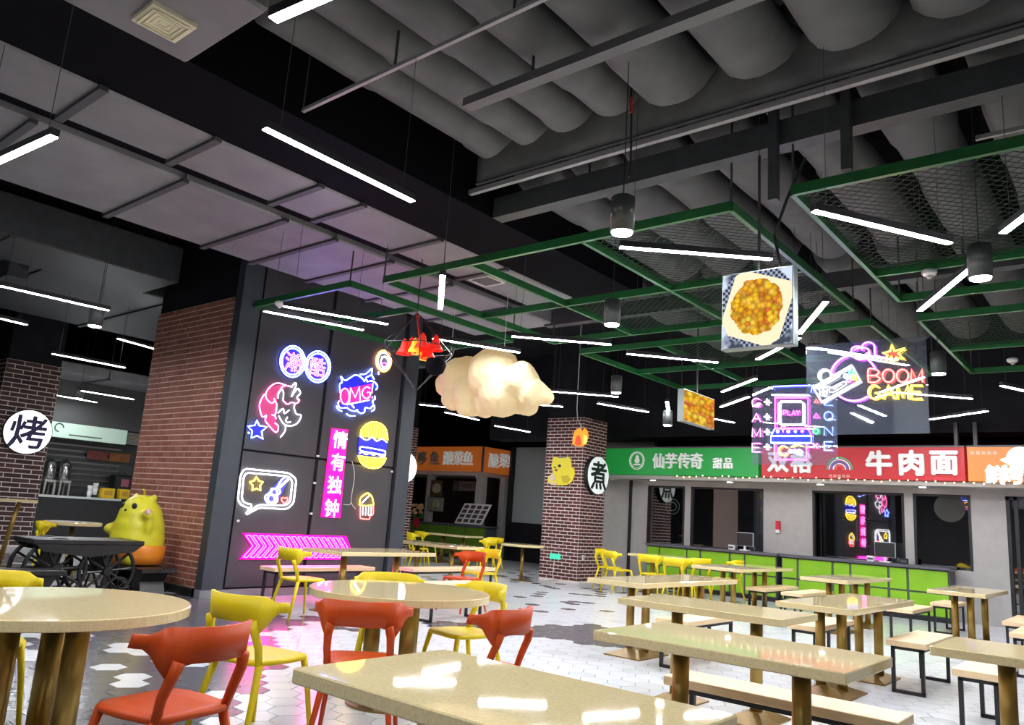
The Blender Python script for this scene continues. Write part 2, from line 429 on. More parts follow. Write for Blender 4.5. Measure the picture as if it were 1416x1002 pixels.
# exclamation comic bubble
N = Neon('neon_sign', 'blue comic burst neon sign with pink OMG lettering', 440, 475, 8.717, X=XW)
for p in ([(250,590),(245,490),(275,465),(258,395),(300,440),(330,440)], [(420,380),(470,385),(530,430),(540,455),(560,430),(575,445)], [(490,370),(560,365),(635,300),(630,370),(660,430)], [(560,410),(620,380)], [(330,440),(420,380)], [(575,460),(640,450),(690,490),(700,530),(680,555)], [(240,690),(225,720),(245,770),(300,775),(330,770),(370,800),(430,815),(460,795)], [(440,800),(500,840),(545,820),(555,770),(610,780),(650,740),(640,690),(670,670),(665,630)], [(205,750),(225,790),(270,815)], [(325,845),(370,870),(430,870)], [(630,815),(665,790),(660,740)]):
    N.line(CYAN, p)
N.ring(LPNK, (308, 635), 52, 95); N.line(LPNK, [(360,720),(378,535),(432,650),(482,520),(492,690)], curve=False)
N.line(LPNK, [(610,540),(570,520),(525,560),(520,620),(560,660),(605,640),(612,590),(575,590)]); N.line(LPNK, [(645,480),(632,600)]); N.line(LPNK, [(640,640),(638,655)])
N.line(WHT, [(330,735),(480,705),(600,680)]); N.line(WHT, [(385,730),(420,775)])
N.plate((.55, .01, .22), [(250,560),(640,480),(630,660),(330,730),(250,700)])
N.plate((.01, .01, .6), [(225,720),(330,735),(600,685),(655,700),(640,770),(520,830),(380,810),(250,780)])
N.plate((.01, .01, .5), [(250,560),(245,480),(270,400),(330,430),(470,380),(560,360),(640,300),(650,420),(700,490),(690,560),(640,480)])
N.done()
# round face
N = Neon('neon_sign', 'small round glowing face sign with pink mouth', 440, 475, 8.717, X=XW)
N.ring(WHT, (775, 210), 72, 105, r=.016); N.ring(ORG, (775, 210), 92, 128, r=.012, k=.8); N.ring(WHT, (785, 225), 45, 62)
N.line(MAG, [(755,235),(770,280),(790,285),(810,240)], True); N.line(WHT, [(750,165),(790,155),(825,175)]); N.line(CYAN, [(712,340),(714,375)])
N.done()
# burger
N = Neon('neon_sign', 'yellow burger neon sign with blue filling', 430, 570, 6.267, X=XW)
N.line(YEL, [(420,200),(430,145),(480,98),(540,85),(600,102),(640,150),(655,240)], r=.014)
for i in range(9): 
    x = 440+i*24; N.line(YEL, [(x, 110+abs(i-4)**1.6*5), (x, 215)], r=.007, k=.6)
N.line(WHT, [(415,205),(470,240),(520,215),(560,248),(605,228),(650,260)])
N.line(WHT, [(428,298),(520,312),(622,332),(634,348),(622,366),(520,350),(428,334),(414,316)], True)
N.line(WHT, [(410,352),(440,345),(470,365),(500,350),(530,370),(565,358),(600,380),(635,375)])
N.line(YEL, [(400,372),(420,430),(470,470),(530,482),(590,470),(630,420),(637,392)], r=.014); N.line(YEL, [(400,375),(520,392),(637,395)])
for i in range(9):
    x = 425+i*24; N.line(YEL, [(x, 395), (x, 462-abs(i-4)**1.7*4.5)], r=.007, k=.6)
N.plate((.01, .01, .6), [(412,215),(655,255),(640,385),(402,365)])
N.plate((.45, .42, .05), [(420,200),(430,145),(480,100),(540,88),(600,105),(640,150),(652,235),(535,225)])
N.plate((.45, .42, .05), [(402,375),(637,398),(630,420),(590,468),(530,480),(470,468),(420,428)])
N.done()
# cupcake
N = Neon('neon_sign', 'small neon cupcake with yellow swirl and red cup', 430, 570, 6.267, X=XW)
N.line(YEL, [(410,800),(418,745),(450,715),(485,700),(520,735),(532,800)]); N.line(YEL, [(410,800),(470,808),(532,800)]); N.line(WHT, [(430,785),(495,720)], r=.008)
N.line(RED, [(418,812),(416,905),(425,918),(485,925),(498,915),(498,890)]); N.line(RED, [(530,808),(528,880),(500,892)])
for x in (440, 465, 490, 512): N.line(WHT, [(x, 818), (x-2, 890)], r=.008, k=.8)
N.done()
# vertical pink characters
N = Neon('neon_sign', 'vertical pink neon sign of four characters on a pink strip', 430, 570, 6.267, X=XW)
N.plate((.8, .0, .3), [(172,135),(318,150),(292,400),(250,915),(80,905),(110,640),(140,390)])
for cc, ch in (((242, 238), '情'), ((222, 430), '有'), ((195, 628), '独'), ((168, 828), '钟')):
    lettering('neon_character', ch, .28, N.cv(cc, .035), AX_X, nmat((1, .25, .7), 1.8), N.t, outline=.0045)
N.line((.9, .8, .7), [(345,420),(365,510),(362,600),(345,700),(338,780),(375,835)], r=.004, k=.15, name='feed_wire')
N.line((.9, .8, .7), [(338,780),(320,800),(270,795)], r=.004, k=.15, name='feed_wire')
N.done()
# speech bubble with guitar
N = Neon('neon_sign', 'white neon speech bubble holding a guitar star and heart', 320, 630, 6.683, X=XW)
def rounded(pts, k=.25):
    out = []
    n = len(pts)
    for i in range(n):
        a, b, c = Vector(pts[i-1]), Vector(pts[i]), Vector(pts[(i+1) % n])
        for t in (k, 0): pass
        p = b+(a-b)*min(k, 18/max(1, (a-b).length)); q = b+(c-b)*min(k, 18/max(1, (c-b).length)); out += [tuple(p), tuple(q)]
    return out
N.line(WHT, rounded([(110,118),(520,158),(590,215),(562,440),(500,492),(245,478),(115,548),(160,482),(90,462),(48,410),(72,180)]), True, .013, False)
N.line(WHT, rounded([(130,155),(510,188),(552,228),(532,425),(485,458),(240,452),(140,525),(185,448),(112,436),(84,398),(102,196)]), True, .013, False)
s5 = []
for i in range(10):
    a = PI/2+i*PI/5; R = (64, 36)[i % 2]; s5.append((220+R*math.cos(a), 262-R*1.1*math.sin(a)))
N.line(YEL, s5, True, curve=False, r=.013)
N.line(WHT, [(490,195),(450,225),(405,300),(360,300),(350,335),(305,365),(300,400),(330,440),(375,445),(415,415),(415,365),(442,335),(430,305),(405,300)])
N.plate((.05, .05, .55), [(480,180),(400,270),(330,330),(290,400),(330,450),(400,450),(470,330),(520,220)])
N.line((1, .9, .5), [(425,300),(515,215)], r=.02, k=.8); N.ring((1, .9, .5), (385, 335), 28, 32, r=.016, k=.8); N.ring((1, .9, .5), (358, 395), 34, 36, r=.018, k=.8)
N.line(RED, [(480,392),(462,385),(450,402),(480,438),(508,405),(500,386)], True)
N.done()
# chevron strip
N = Neon('neon_sign', 'long magenta chevron arrow neon strip low on the wall', 0, 0, 1, X=XW)
a = px(338, 739.5, X=XW); b = px(338, 770, X=XW); c = px(478, 745, X=XW)
zt, zb, y0, y1 = a.z, b.z, a.y, c.y
nC = 16; wch = (y1-y0)/(nC+.6); h = zt-zb
for i in range(nC):
    yy = y0+i*wch; e = wch*1.25; ww = wch*.62
    P = [(yy, zt), (yy+ww, zt), (yy+ww+e, zb+h*.52), (yy+ww, zb), (yy, zb), (yy+e, zb+h*.52)]
    MB().tube([(XW+.035, p[0], p[1]) for p in P], .009, 6, True).obj('neon_tube', nmat((1, .0, .5), 3.2), N.t, True)
MB().prism([(XW+.004, y0-.05, zt+.03), (XW+.004, y1, zt+.03), (XW+.004, y1+wch, zb+h*.5), (XW+.004, y1, zb-.03), (XW+.004, y0-.05, zb-.03), (XW+.004, y0+wch*1.1, zb+h*.52)], (.012, 0, 0)).obj('glow_backing_plate', pmat((.7, .0, .3)), N.t)

# ------------------------------------------------------------------ hanging acrylic neon panels
def hang_panel(N, name_pts, Y):
    (xl, xr, zb, zt) = name_pts
    MB().box((xl, Y-.004, zb), (xr, Y+.004, zt)).obj('acrylic_panel', M_acryl, N.t)
    for x in (xl+.06, xr-.06): MB().tube([(x, Y, zt-.02), (x, Y, above(x, Y, zt+.02))], .003, 5).obj('hanging_wire', M_steel, N.t)
YB = 8.5
N = Neon('hanging_neon_panel', 'clear hanging panel with purple bomb and BOOM GAME neon lettering', 1110, 460, 7.156, .018, Y=YB)
N.ring(PUR, (510, 450), 232, 225, 108, 166, r=.010); N.ring(PUR, (510, 450), 232, 225, 24, 52, r=.010); N.ring(PUR, (510, 450), 232, 225, 230, 306, r=.010)
N.line(PUR, [(480,230),(490,165),(520,140),(575,138)]); N.ring(PUR, (575, 205), 82, 62, 170, 350); N.ring(PUR, (590, 182), 72, 34, -60, 170)
N.line(PUR, [(592,175),(600,120),(655,95),(708,118),(716,170),(716,215)]); N.line(PUR, [(655,255),(668,190)])
N.line(PUR, [(716,220),(780,243),(828,247)])
N.line(YEL, [(885,118),(908,185),(1015,155),(948,208),(1010,262),(930,245),(905,302),(885,237),(820,290),(845,222),(795,205),(870,185)], True, curve=False)
N.plate((.5, .02, .01), [(885,140),(900,190),(980,170),(935,210),(980,250),(915,240),(900,285),(880,230),(835,270),(855,215),(815,205),(875,195)], .004)
N.word(RED, 'BOOM', 655, 1215, 365, 490); N.word(YEL, 'GAME', 655, 1215, 522, 655)
N.line(WHT, [(105,545),(490,325),(572,478),(190,690)], True, .014, False); N.ring(WHT, (225, 425), 62, 58, 0, 360, .014)
for cc, col in (((432, 432), CYAN), ((485, 395), GRN), ((505, 440), YEL), ((460, 468), PINK)): N.ring(col, cc, 20, 20, r=.008)
N.line(WHT, [(255,470),(290,480),(330,455)], r=.006, k=.5); N.line(WHT, [(150,560),(240,510),(375,430)], r=.006, k=.5)
for cc in ((190, 570), (225, 600), (195, 605), (228, 565)): N.ring(WHT, cc, 22, 22, r=.006, k=.5)
N.line(WHT, [(270,560),(300,590),(420,525),(430,490),(400,490)], True, .006, k=.5); N.line(WHT, [(310,560),(390,515)], r=.006, k=.5)
tl = px(1114, 478, Y=YB); br = px(1282, 596, Y=YB)
hang_panel(N, (tl.x, br.x+.02, br.z-.02, px(1200, 470, Y=YB).z), YB+.02); N.done()
YA = 10.0
N = Neon('hanging_neon_panel', 'clear hanging panel with arcade machine and GAME ZONE neon lettering', 1030, 520, 7.157, .018, Y=YA)
for i, ch in enumerate('GAME'): N.word((1, .15, .8), ch, 78, 180, 222+i*148, 305+i*148); N.word(WHT, '+', 195, 262, 225+i*148, 285+i*148, .010)
for i, ch in enumerate('ZONE'): N.word((.15, .25, 1), ch, 790, 892, 205+i*148, 290+i*148)
N.line(BLUE, [(275,132),(285,104),(475,96),(670,94),(660,162)], curve=False); N.line(WHT, [(270,186),(640,190)], r=.012)
N.line(MAG, [(305,215),(630,215),(632,515),(305,515)], True, .012, False)
N.line(WHT, rounded([(342,252),(582,252),(582,480),(342,478)]), True, .014, False); N.word(MAG, 'PLAY', 385, 555, 342, 385, .008)
N.line(MAG, [(300,522),(632,522),(662,585)], curve=False, r=.009); N.line(BLUE, [(300,522),(265,590)], curve=False, r=.009)
N.line(CYAN, [(264,592),(662,592),(660,662),(262,660)], True, .010, False)
N.plate((.01, .01, .4), [(285,530),(640,530),(655,588),(268,588)], .004); N.plate((.01, .02, .35), [(268,598),(655,598),(652,655),(268,655)], .004)
for cc, col in (((330, 548), CYAN), ((435, 548), YEL), ((505, 548), BLUE), ((572, 546), PINK)): N.ring(col, cc, 8, 8, r=.012)
N.ring(RED, (383, 512), 18, 18); N.line(RED, [(383,530),(383,558)])
N.line(MAG, [(300,672),(300,825),(615,825),(615,672)], curve=False, r=.011); N.ring(ORG, (385, 738), 46, 46, 35, 330, r=.014)
for x in (455, 500, 545): N.ring(CYAN, (x, 742), 14, 14, r=.008)
N.line(YEL, [(460,700),(520,682),(580,695)]); N.line(WHT, [(520,770),(560,780)], r=.008)
N.line(RED, [(690,262),(712,228),(732,262)], True, curve=False); N.line(MAG, [(685,410),(712,372),(738,410)], True, curve=False, r=.014)
N.ring(GRN, (706, 545), 24, 24); N.line(PINK, [(680,665),(725,712)], r=.014); N.line(PINK, [(725,668),(680,708)], r=.014); N.line(RED, [(610,700),(675,705)])
tl = px(1040, 540, Y=YA); br = px(1158, 643, Y=YA)
hang_panel(N, (tl.x, br.x, br.z, tl.z+.05), YA+.02); N.done()

# ------------------------------------------------------------------ chairs
def strip_solid(sections):
    """closed cross sections (lists of points) lofted together"""
    b = MB(); R = [[b.b.verts.new(p) for p in s] for s in sections]; n = len(R[0])
    for A, B2 in zip(R, R[1:]):
        for k in range(n): b.b.faces.new((A[k], A[(k+1) % n], B2[(k+1) % n], B2[k]))
    b.b.faces.new(R[0][::-1]); b.b.faces.new(R[-1])
    return b
def chair_meshes(m):
    D = {}
    b = MB(); n = 28
    def ring(r, z, dz=0):
        out = []
        for k in range(n):
            a = 2*PI*k/n; c, s = math.cos(a), math.sin(a); e = .42
            x = math.copysign(abs(c)**e, c)*.215*r; y = math.copysign(abs(s)**e, s)*.21*r
            out.append(b.b.verts.new((x*(1-.06*(y < 0)), y, z+dz*(y/.21)**2)))
        return out
    rs = [ring(.3, .418), ring(.97, .420), ring(1, .432), ring(.97, .447), ring(.6, .440), ring(.25, .436)]
    for A, B2 in zip(rs, rs[1:]):
        for k in range(n): b.b.faces.new((A[k], A[(k+1) % n], B2[(k+1) % n], B2[k]))
    b.b.faces.new(rs[0][::-1]); b.b.faces.new(rs[-1])
    D['seat'] = b.mesh('seat', m, True)
    sec = []
    for i in range(25):
        t = -1+2*i/24; a = t*1.2
        x = .275*math.sin(a)/math.sin(1.2); y = -.285+.20*(1-math.cos(a))/(1-math.cos(1.2))
        post = math.exp(-((abs(t)-.60)/.17)**2)
        h_ = max(0, min(1, (abs(t)-.62)/.22)); h_ = h_*h_*(3-2*h_)
        top = .79-.032*h_; bot = .652+.052*h_-.055*math.exp(-((abs(t)-.56)/.11)**2)
        nx, ny = math.sin(a)*.010, -math.cos(a)*.010; lean = .018
        th = 1 if abs(t) < .99 else .5
        sec.append([(x+nx*th, y+ny*th-lean, top), (x-nx*th, y-ny*th-lean, top), (x-nx*th, y-ny*th, bot), (x+nx*th, y+ny*th, bot)])
    D['backrest'] = strip_solid(sec).mesh('backrest', m, True)
    for s in (-1, 1):
        D['front_leg', s] = MB().tube([(s*.175, .165, .435), (s*.195, .195, .30), (s*.225, .235, 0)], .021, 8, r2=.013).mesh('leg', m, True)
        D['rear_leg', s] = MB().tube([(s*.165, -.16, .43), (s*.19, -.205, .25), (s*.225, -.275, 0)], .022, 8, r2=.013).mesh('leg', m, True)
        D['back_post', s] = MB().tube([(s*.165, -.165, .42), (s*.175, -.195, .52), (s*.172, -.232, .60), (s*.160, -.248, .66)], .019, 8, r2=.026).mesh('back_post', m, True)
    return D
CH = {'o': chair_meshes(M_orange), 'y': chair_meshes(M_yellow)}
def chair(kind, x, y, face, label, group=None):
    """face: heading in degrees, 0 = +X, 90 = +Y"""
    t = thing('dining_chair', label, 'chair', (x, y, 0), math.radians(face-90), group)
    D = CH[kind]
    link('seat', D['seat'], t); link('backrest', D['backrest'], t)
    for s in (-1, 1):
        link('leg', D['front_leg', s], t); link('leg', D['rear_leg', s], t); link('back_post', D['back_post', s], t)
    return t
def toward(x, y, tx, ty): return math.degrees(math.atan2(ty-y, tx-x))

# ------------------------------------------------------------------ tables
M_steelb = mat('bronze_plate', (.25, .16, .05), .35, .7, var=.15)
def rect_table(x, y, lx, ly, label, along, double=False, group=None, pyramid=True, top=.75):
    t = thing('dining_table', label, 'table', (x, y, 0), 0, group)
    b = MB().box((-lx/2, -ly/2, top-.05), (lx/2, ly/2, top)); b.obj('tabletop', M_top, t, bevel=.005)
    L = lx if along == 'x' else ly
    for s in (-1, 1):
        c = Vector((s*L*.25, 0, 0)) if along == 'x' else Vector((0, s*L*.28, 0))
        if double:
            for e in (-.09, .09):
                q = c+(Vector((e, 0, 0)) if along == 'y' else Vector((0, e, 0)))
                MB().tube([(q.x, q.y, .03), (q.x, q.y, top-.05)], .042, 14).obj('post', M_brass, t, True)
        else: MB().tube([(c.x, c.y, .03), (c.x, c.y, top-.05)], .045, 14).obj('post', M_brass, t, True)
        w, d = (.21, .30)
        if along == 'x': w, d = (.16, .25)
        bb = MB(); hz = .055 if pyramid else .012
        A = [(c.x-w, c.y-d, 0), (c.x+w, c.y-d, 0), (c.x+w, c.y+d, 0), (c.x-w, c.y+d, 0)]; B2 = [(p[0], p[1], .012) for p in A]
        T = [(c.x+(p[0]-c.x)*.35, c.y+(p[1]-c.y)*.35, .012+hz) for p in A]
        bb.prism(A, (0, 0, .012))
        for k in range(4): bb.poly([B2[k], B2[(k+1) % 4], T[(k+1) % 4], T[k]])
        bb.poly(T); bb.obj('base_plate', M_steelb, t)
        MB().box((c.x-.12, c.y-.12, top-.062), (c.x+.12, c.y+.12, top-.05)).obj('mount_plate', M_black, t)
    return t
def round_table(x, y, r, label, posts=3, rot=0, group=None, top=.75):
    t = thing('round_table', label, 'table', (x, y, 0), rot, group)
    MB().lathe([(r*.99, top-.05), (r, top-.046), (r, top-.004), (r-.006, top)], 56).obj('tabletop', M_top, t)
    for k in range(posts):
        a = 2*PI*k/posts; q = (.17*math.cos(a), .17*math.sin(a)) if posts > 1 else (0, 0)
        MB().tube([(q[0], q[1], .01), (q[0], q[1], top-.05)], .055 if posts > 1 else .035, 16).obj('post', M_brass, t, True)
    MB().lathe([(.31 if posts > 1 else .22, 0), (.31 if posts > 1 else .22, .014), (.05, .022)], 40).obj('base_plate', M_steelb, t)
    MB().lathe([(.24, top-.06), (.24, top-.05)], 24).obj('mount_plate', M_black, t)
    return t
def bench(x, y, lx, ly, label, group=None, h=.45):
    """seat lx by ly; legs are two rectangular loops at the ends of the longer side"""
    t = thing('bench', label, 'bench', (x, y, 0), 0, group)
    MB().box((-lx/2, -ly/2, h-.05), (lx/2, ly/2, h)).obj('seat', M_wood, t, bevel=.004)
    g = .03; al = lx > ly
    for s in (-1, 1):
        e = s*((lx if al else ly)/2-.06); d = (ly if al else lx)/2-.045
        P = [(-d, g/2), (d, g/2), (d, h-.05-g/2), (-d, h-.05-g/2)]
        b = MB()
        for k in range(4):
            p, q = P[k], P[(k+1) % 4]
            f = lambda p: (e, p[0], p[1]) if al else (p[0], e, p[1])
            p2 = list(p); q2 = list(q)
            if k % 2 == 0: p2[0] += math.copysign(g/2, p[0]); q2[0] += math.copysign(g/2, q[0])
            b.bar(f(p2), f(q2), g)
        b.obj('leg_loop', M_black, t)
    b = MB()
    for s in (-1, 1):
        d = (ly if al else lx)/2-.045
        L2 = (lx if al else ly)/2-.06
        b.bar(*(((-L2, s*d, h-.065), (L2, s*d, h-.065)) if al else ((s*d, -L2, h-.065), (s*d, L2, h-.065))), g)
    b.obj('seat_rail', M_black, t)
    return t

T1 = (-4.17, 1.62); T2 = (-4.14, 3.88)
round_table(*T1, .63, 'large round beige table with brass posts beside the antique wheeled cart', 3, .5)
round_table(*T2, .63, 'round beige table ringed by two orange and two yellow chairs', 3, -.3)
rect_table(-1.67, 2.06, 1.26, .74, 'glossy beige table standing alone without any bench, nearest the round tables', 'x')
rect_table(-1.69, 3.95, 1.27, .75, 'beige table with a pale plank bench pushed under its long side', 'x')
rect_table(-2.62, 5.70, 1.27, .74, 'beige table between the plank bench table and the twin post tables', 'x')
rect_table(-.40, 5.40, 1.27, .72, 'beige table with a small bench tucked in front of its far side', 'x', pyramid=False)
rect_table(-2.26, 7.82, .64, 2.05, 'long beige table on two pairs of brass posts with pyramid bases', 'y', True)
rect_table(-4.22, 7.95, .64, 2.25, 'long beige table on brass posts, nearest the brick pillar with the bear', 'y', True)
rect_table(-3.66, 12.6, .66, 2.3, 'long beige table under the red shop sign', 'y', True)
rect_table(-2.03, 12.4, .66, 1.9, 'beige twin post table beside the grey shop pilaster', 'y', True)
rect_table(-5.38, 12.8, .8, 2.3, 'long beige table beside the yellow chairs in front of the lime counter', 'y', True)
rect_table(-7.65, 14.35, 1.3, .9, 'beige table surrounded by yellow chairs at the left end of the lime counter', 'x')
round_table(-10.45, 13.2, .46, 'small round pedestal table beside the maroon brick pillar', 1)
rect_table(-8.0, 6.92, .78, 1.6, 'beige table in front of the magenta chevron strip', 'y')
rect_table(-10.0, 10.1, 1.75, .7, 'beige table between the neon wall and the orange fish stall', 'x')
rect_table(-14.4, 15.2, 1.5, .7, 'far beige table in front of the lime counter of the orange fish stall', 'x')

BG = 'pale wood benches with black loop legs'
bench(-1.67, 4.47, 1.27, .31, 'long pale plank bench with knots half under a beige table')
bench(-3.62, 7.47, .33, 1.15, 'pale bench beside the long table with brass posts, towards the red sign')
bench(-2.77, 8.6, .30, 1.2, 'pale bench tucked beside the twin post table with pyramid bases')
bench(-5.05, 13.2, .33, 1.5, 'pale bench against the long table before the lime counter')
bench(-4.4, 13.0, .33, 1.5, 'pale bench between the two long tables before the lime counter')
bench(-2.73, 12.2, .33, 1.2, 'pale bench beside the twin post table near the grey pilaster')
bench(-2.62, 14.2, .33, 1.0, 'pale bench by the end of the lime counter')
bench(-1.80, 8.42, .33, 1.18, 'free standing pale bench on the open white floor beside the pyramid base table')
bench(-1.06, 7.05, .31, .95, 'small pale bench behind the table at the window side')
bench(-1.40, 12.3, .33, 1.4, 'pale bench in front of the glass shop door')
bench(-1.14, 10.6, .33, 1.0, 'pale bench standing between the window side table and the glass shop door')
bench(-9.02, 6.9, .34, 1.7, 'pale bench glowing pink against the neon sign wall')
bench(-8.75, 9.2, .33, 1.9, 'pale bench between the chevron table and the far orange chair')
bench(-6.88, 7.3, .33, 1.0, 'pale bench beside the chevron table, next to the orange chair')

chair('o', -3.25, 1.77, 190, 'orange plastic chair pulled up to the large round table by the cart')
chair('y', -3.99, 2.70, 101, 'yellow plastic chair with its back to the large round table by the cart')
chair('o', -3.61, 3.12, 134, 'orange plastic chair at the round table, between the two yellow ones')
chair('o', -3.12, 3.58, 188, 'orange plastic chair at the round table, beside the glossy empty table')
chair('y', -4.05, 4.46, 258, 'yellow plastic chair behind the round table, next to an orange chair')
chair('y', -4.66, 4.25, -38, 'yellow plastic chair on the neon wall side of the round table')
chair('y', -7.72, 5.66, 88, 'yellow plastic chair at the end of the chevron table')
chair('o', -7.42, 8.08, -90, 'orange plastic chair beyond the chevron table')
chair('y', -8.05, 9.15, -100, 'yellow plastic chair beyond the orange chair near the neon wall')
chair('y', -11.4, 13.0, -100, 'yellow plastic chair in front of the orange fish stall, beside the pedestal table', 'far yellow chairs before the fish stall')
chair('y', -12.3, 14.3, -80, 'yellow plastic chair in front of the orange fish stall, beside the pedestal table', 'far yellow chairs before the fish stall')
chair('y', -13.4, 13.0, 60, 'yellow plastic chair at the far table of the fish stall', 'yellow chairs at the far table')
chair('y', -14.6, 14.4, 80, 'yellow plastic chair at the far table of the fish stall', 'yellow chairs at the far table')
for (x, y, a) in ((-8.62, 13.75, 10), (-8.15, 13.35, 60), (-7.35, 13.25, 95), (-6.55, 12.75, 90), (-6.75, 13.75, 150), (-6.35, 14.3, 180)):
    chair('y', x, y, a, 'yellow plastic chair around the table at the left end of the lime counter', 'yellow chairs at the lime counter table')
chair('y', -5.05, 1.62, -10, 'yellow plastic chair on the cart side of the large round table')

# ------------------------------------------------------------------ ceiling ducts and ribs
def rib(x, y0, y1, z, r, seed):
    n = 16; b = MB(); R = []; N2 = 40
    for i in range(N2+1):
        y = y0+(y1-y0)*i/N2; e = min(1, (y1-y)/.28+.55, (y-y0)/.28+.55); ring = []
        for k in range(n):
            a = 2*PI*k/n; wob = 1+.05*noise.noise((x*3+math.cos(a), y*1.3, seed+math.sin(a)))+.06*(1-e)*math.sin(a*7+seed)
            wob *= .93+.075*(int((y+seed*.37)/1.15) % 2)
            ring.append(b.b.verts.new((x+r*math.cos(a)*wob*(1 if e > .9 else 1.05), y, z+r*.92*math.sin(a)*wob*e+(1-e)*.25)))
        R.append(ring)
    for A, B2 in zip(R, R[1:]):
        for k in range(n): b.b.faces.new((A[k], A[(k+1) % n], B2[(k+1) % n], B2[k]))
    b.b.faces.new(R[0][::-1]); b.b.faces.new(R[-1])
    return b
RX = [(-4.72, .205), (-4.26, .205), (-3.80, .21), (-3.32, .22), (-2.74, .29), (-2.06, .30), (-1.38, .30), (-.72, .29), (-.06, .29), (.6, .29)]
def ribs_row(Y0, y1, z, label, group, xs, R0):
    for i, xr_ in enumerate(xs):
        x, rr = xr_ if isinstance(xr_, tuple) else (xr_, R0)
        y0 = Y0 if not (x < -4.0 and Y0 < 2) else 2.45
        lb = 'slimmer grey wrapped duct near the black void beside the deep beam' if rr < .25 else label
        t = thing('insulated_duct', lb, 'duct', (0, 0, 0), 0, group)
        rib(x, y0, y1, z, rr, i*3.7+y0).obj('wrapped_body', M_rib, t, True)
        for yy in (y0+.7, (y0+y1)/2, y1-.7):
            MB().tube([(x-.03, yy, z+.2), (x-.03, yy, 5.56)], .008, 5).obj('hanger_rod', M_steel, t)
ribs_row(1.3, 5.22, 4.88, 'fat grey wrapped duct sagging between the thin rail and the near beams', 'near row of wrapped ducts', RX, .30)
ribs_row(5.95, 9.6, 4.95, 'grey wrapped duct running above the green frames', 'middle row of wrapped ducts', [-4.9, -4.2, -3.55, -2.85, -2.1, -1.35, -.6, .1, .8, 1.5], .28)
ribs_row(9.9, 14.6, 5.0, 'dim grey wrapped duct above the far green frames', 'far row of wrapped ducts', [-6.2, -5.4, -4.6, -3.8, -3.0, -2.2, -1.4, -.6, .2], .30)

t = thing('insulation_sheet', 'crumpled grey insulation sheet behind the ends of the fat wrapped ducts', 'insulation', (0, 0, 0))
b = MB(); NX, NZ = 90, 6; V = []
for i in range(NX+1):
    x = -5.1+6.9*i/NX; row = []
    for k in range(NZ+1):
        f = k/NZ; wv = .07*noise.noise((x*2.6, f*2.2, 1.7))+.03*noise.noise((x*7, f*5, 4.))
        row.append(b.b.verts.new((x, 5.33-.03*f+wv*.7, 4.60+.75*f)))
    V.append(row)
for i in range(NX):
    for k in range(NZ): b.b.faces.new((V[i][k], V[i+1][k], V[i+1][k+1], V[i][k+1]))
o = b.obj('sheet', mat('pale_insulation', (.20, .205, .21), .7, var=.2, vscale=3, bump=.3, bscale=6), t, True); md = o.modifiers.new('thick', 'SOLIDIFY'); md.thickness = .012
MB().box((-5.1, 5.29, 4.585), (1.8, 5.33, 4.60)).obj('edge_strip', M_steel, t)

def beam(name, a, b, wx, wz, m, label, cat='beam', rods=True):
    t = thing(name, label, cat, (0, 0, 0))
    a, b = Vector(a), Vector(b)
    MB().bar(a, b, wx, wz).obj('beam_body', m, t)
    if rods:
        for f in (.12, .5, .88):
            p = a.lerp(b, f); MB().tube([p+Vector((0, 0, wz/2-.01)), (p.x, p.y, max(above(p.x, p.y, p.z+wz/2+.01), p.z+wz/2+.02))], .012, 6).obj('hanger_rod', M_steel, t)
    return t
beam('steel_beam', (-5.2, 5.78, 4.5), (4.5, 5.78, 4.5), .16, .22, M_steel, 'heavy dark steel beam crossing above the green frames')
beam('pipe_rail', (-5.3, 5.36, 4.55), (4.5, 5.36, 4.55), .05, .05, mat('light_grey_pipe', (.30, .30, .31), .4), 'thin pale rail along the ends of the fat wrapped ducts')
beam('conduit_rail', (-5.6, 3.30, 4.49), (-2.6, 3.30, 4.49), .03, .03, MATS['light_grey_pipe'], 'thin grey conduit under the near wrapped ducts')
beam('steel_channel', (-4.0, 3.98, 4.49), (1.5, 3.98, 4.49), .10, .07, mat('grey_channel', (.11, .11, .115), .5), 'grey steel channel under the near wrapped ducts')
beam('steel_beam', (-7.5, 9.75, 4.5), (4.5, 9.75, 4.5), .16, .22, M_steel, 'dark steel beam above the far edge of the nearer green frames')

def flat_duct(x0, x1, y0, y1, z0, z1, label, seams, m=None):
    t = thing('flat_duct', label, 'duct')
    MB().box((x0, y0, z0), (x1, y1, z1)).obj('duct_body', m or M_duct, t, bevel=.02)
    for s in seams: MB().box((x0-.03, s-.035, z0-.03), (x1+.03, s+.035, z0+.01)).obj('seam_flange', mat('dark_flange', (.07, .07, .075), .6), t)
    for s in seams[::2]:
        for x in (x0-.02, x1+.02): MB().tube([(x, s, z0), (x, s, 5.56)], .01, 5).obj('hanger_rod', M_steel, t)
    return t
flat_duct(-7.02, -6.18, -1.0, 8.6, 4.4, 4.85, 'narrow flat grey duct beside the dark beam', [.9, 2.1, 3.08, 4.2, 4.75, 5.9, 7.1])
flat_duct(-9.15, -7.36, -1.0, 9.8, 4.42, 4.9, 'wide flat grey duct running above the neon sign wall', [.6, 2.0, 3.4, 4.6, 5.3, 6.2, 7.3, 8.6])
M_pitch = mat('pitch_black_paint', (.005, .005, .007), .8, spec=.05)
beam('dark_gap_filler', (-7.19, -1, 4.56), (-7.19, 8.8, 4.56), .25, .16, M_pitch, 'black strip added to darken the gap between the two flat grey ducts')  # filler strip, added so the gap between the ducts reads black
beam('concrete_beam', (-5.70, -2, 4.76), (-5.70, 8.9, 4.76), .94, .70, M_pitch, 'deep black beam beside the narrow flat duct', rods=True)
flat_duct(-5.2, -4.15, -1.4, 2.28, 4.36, 4.7, 'grey ceiling slab panel carrying the air diffuser', [.1])
tq = px(228, 28, Z=4.36)
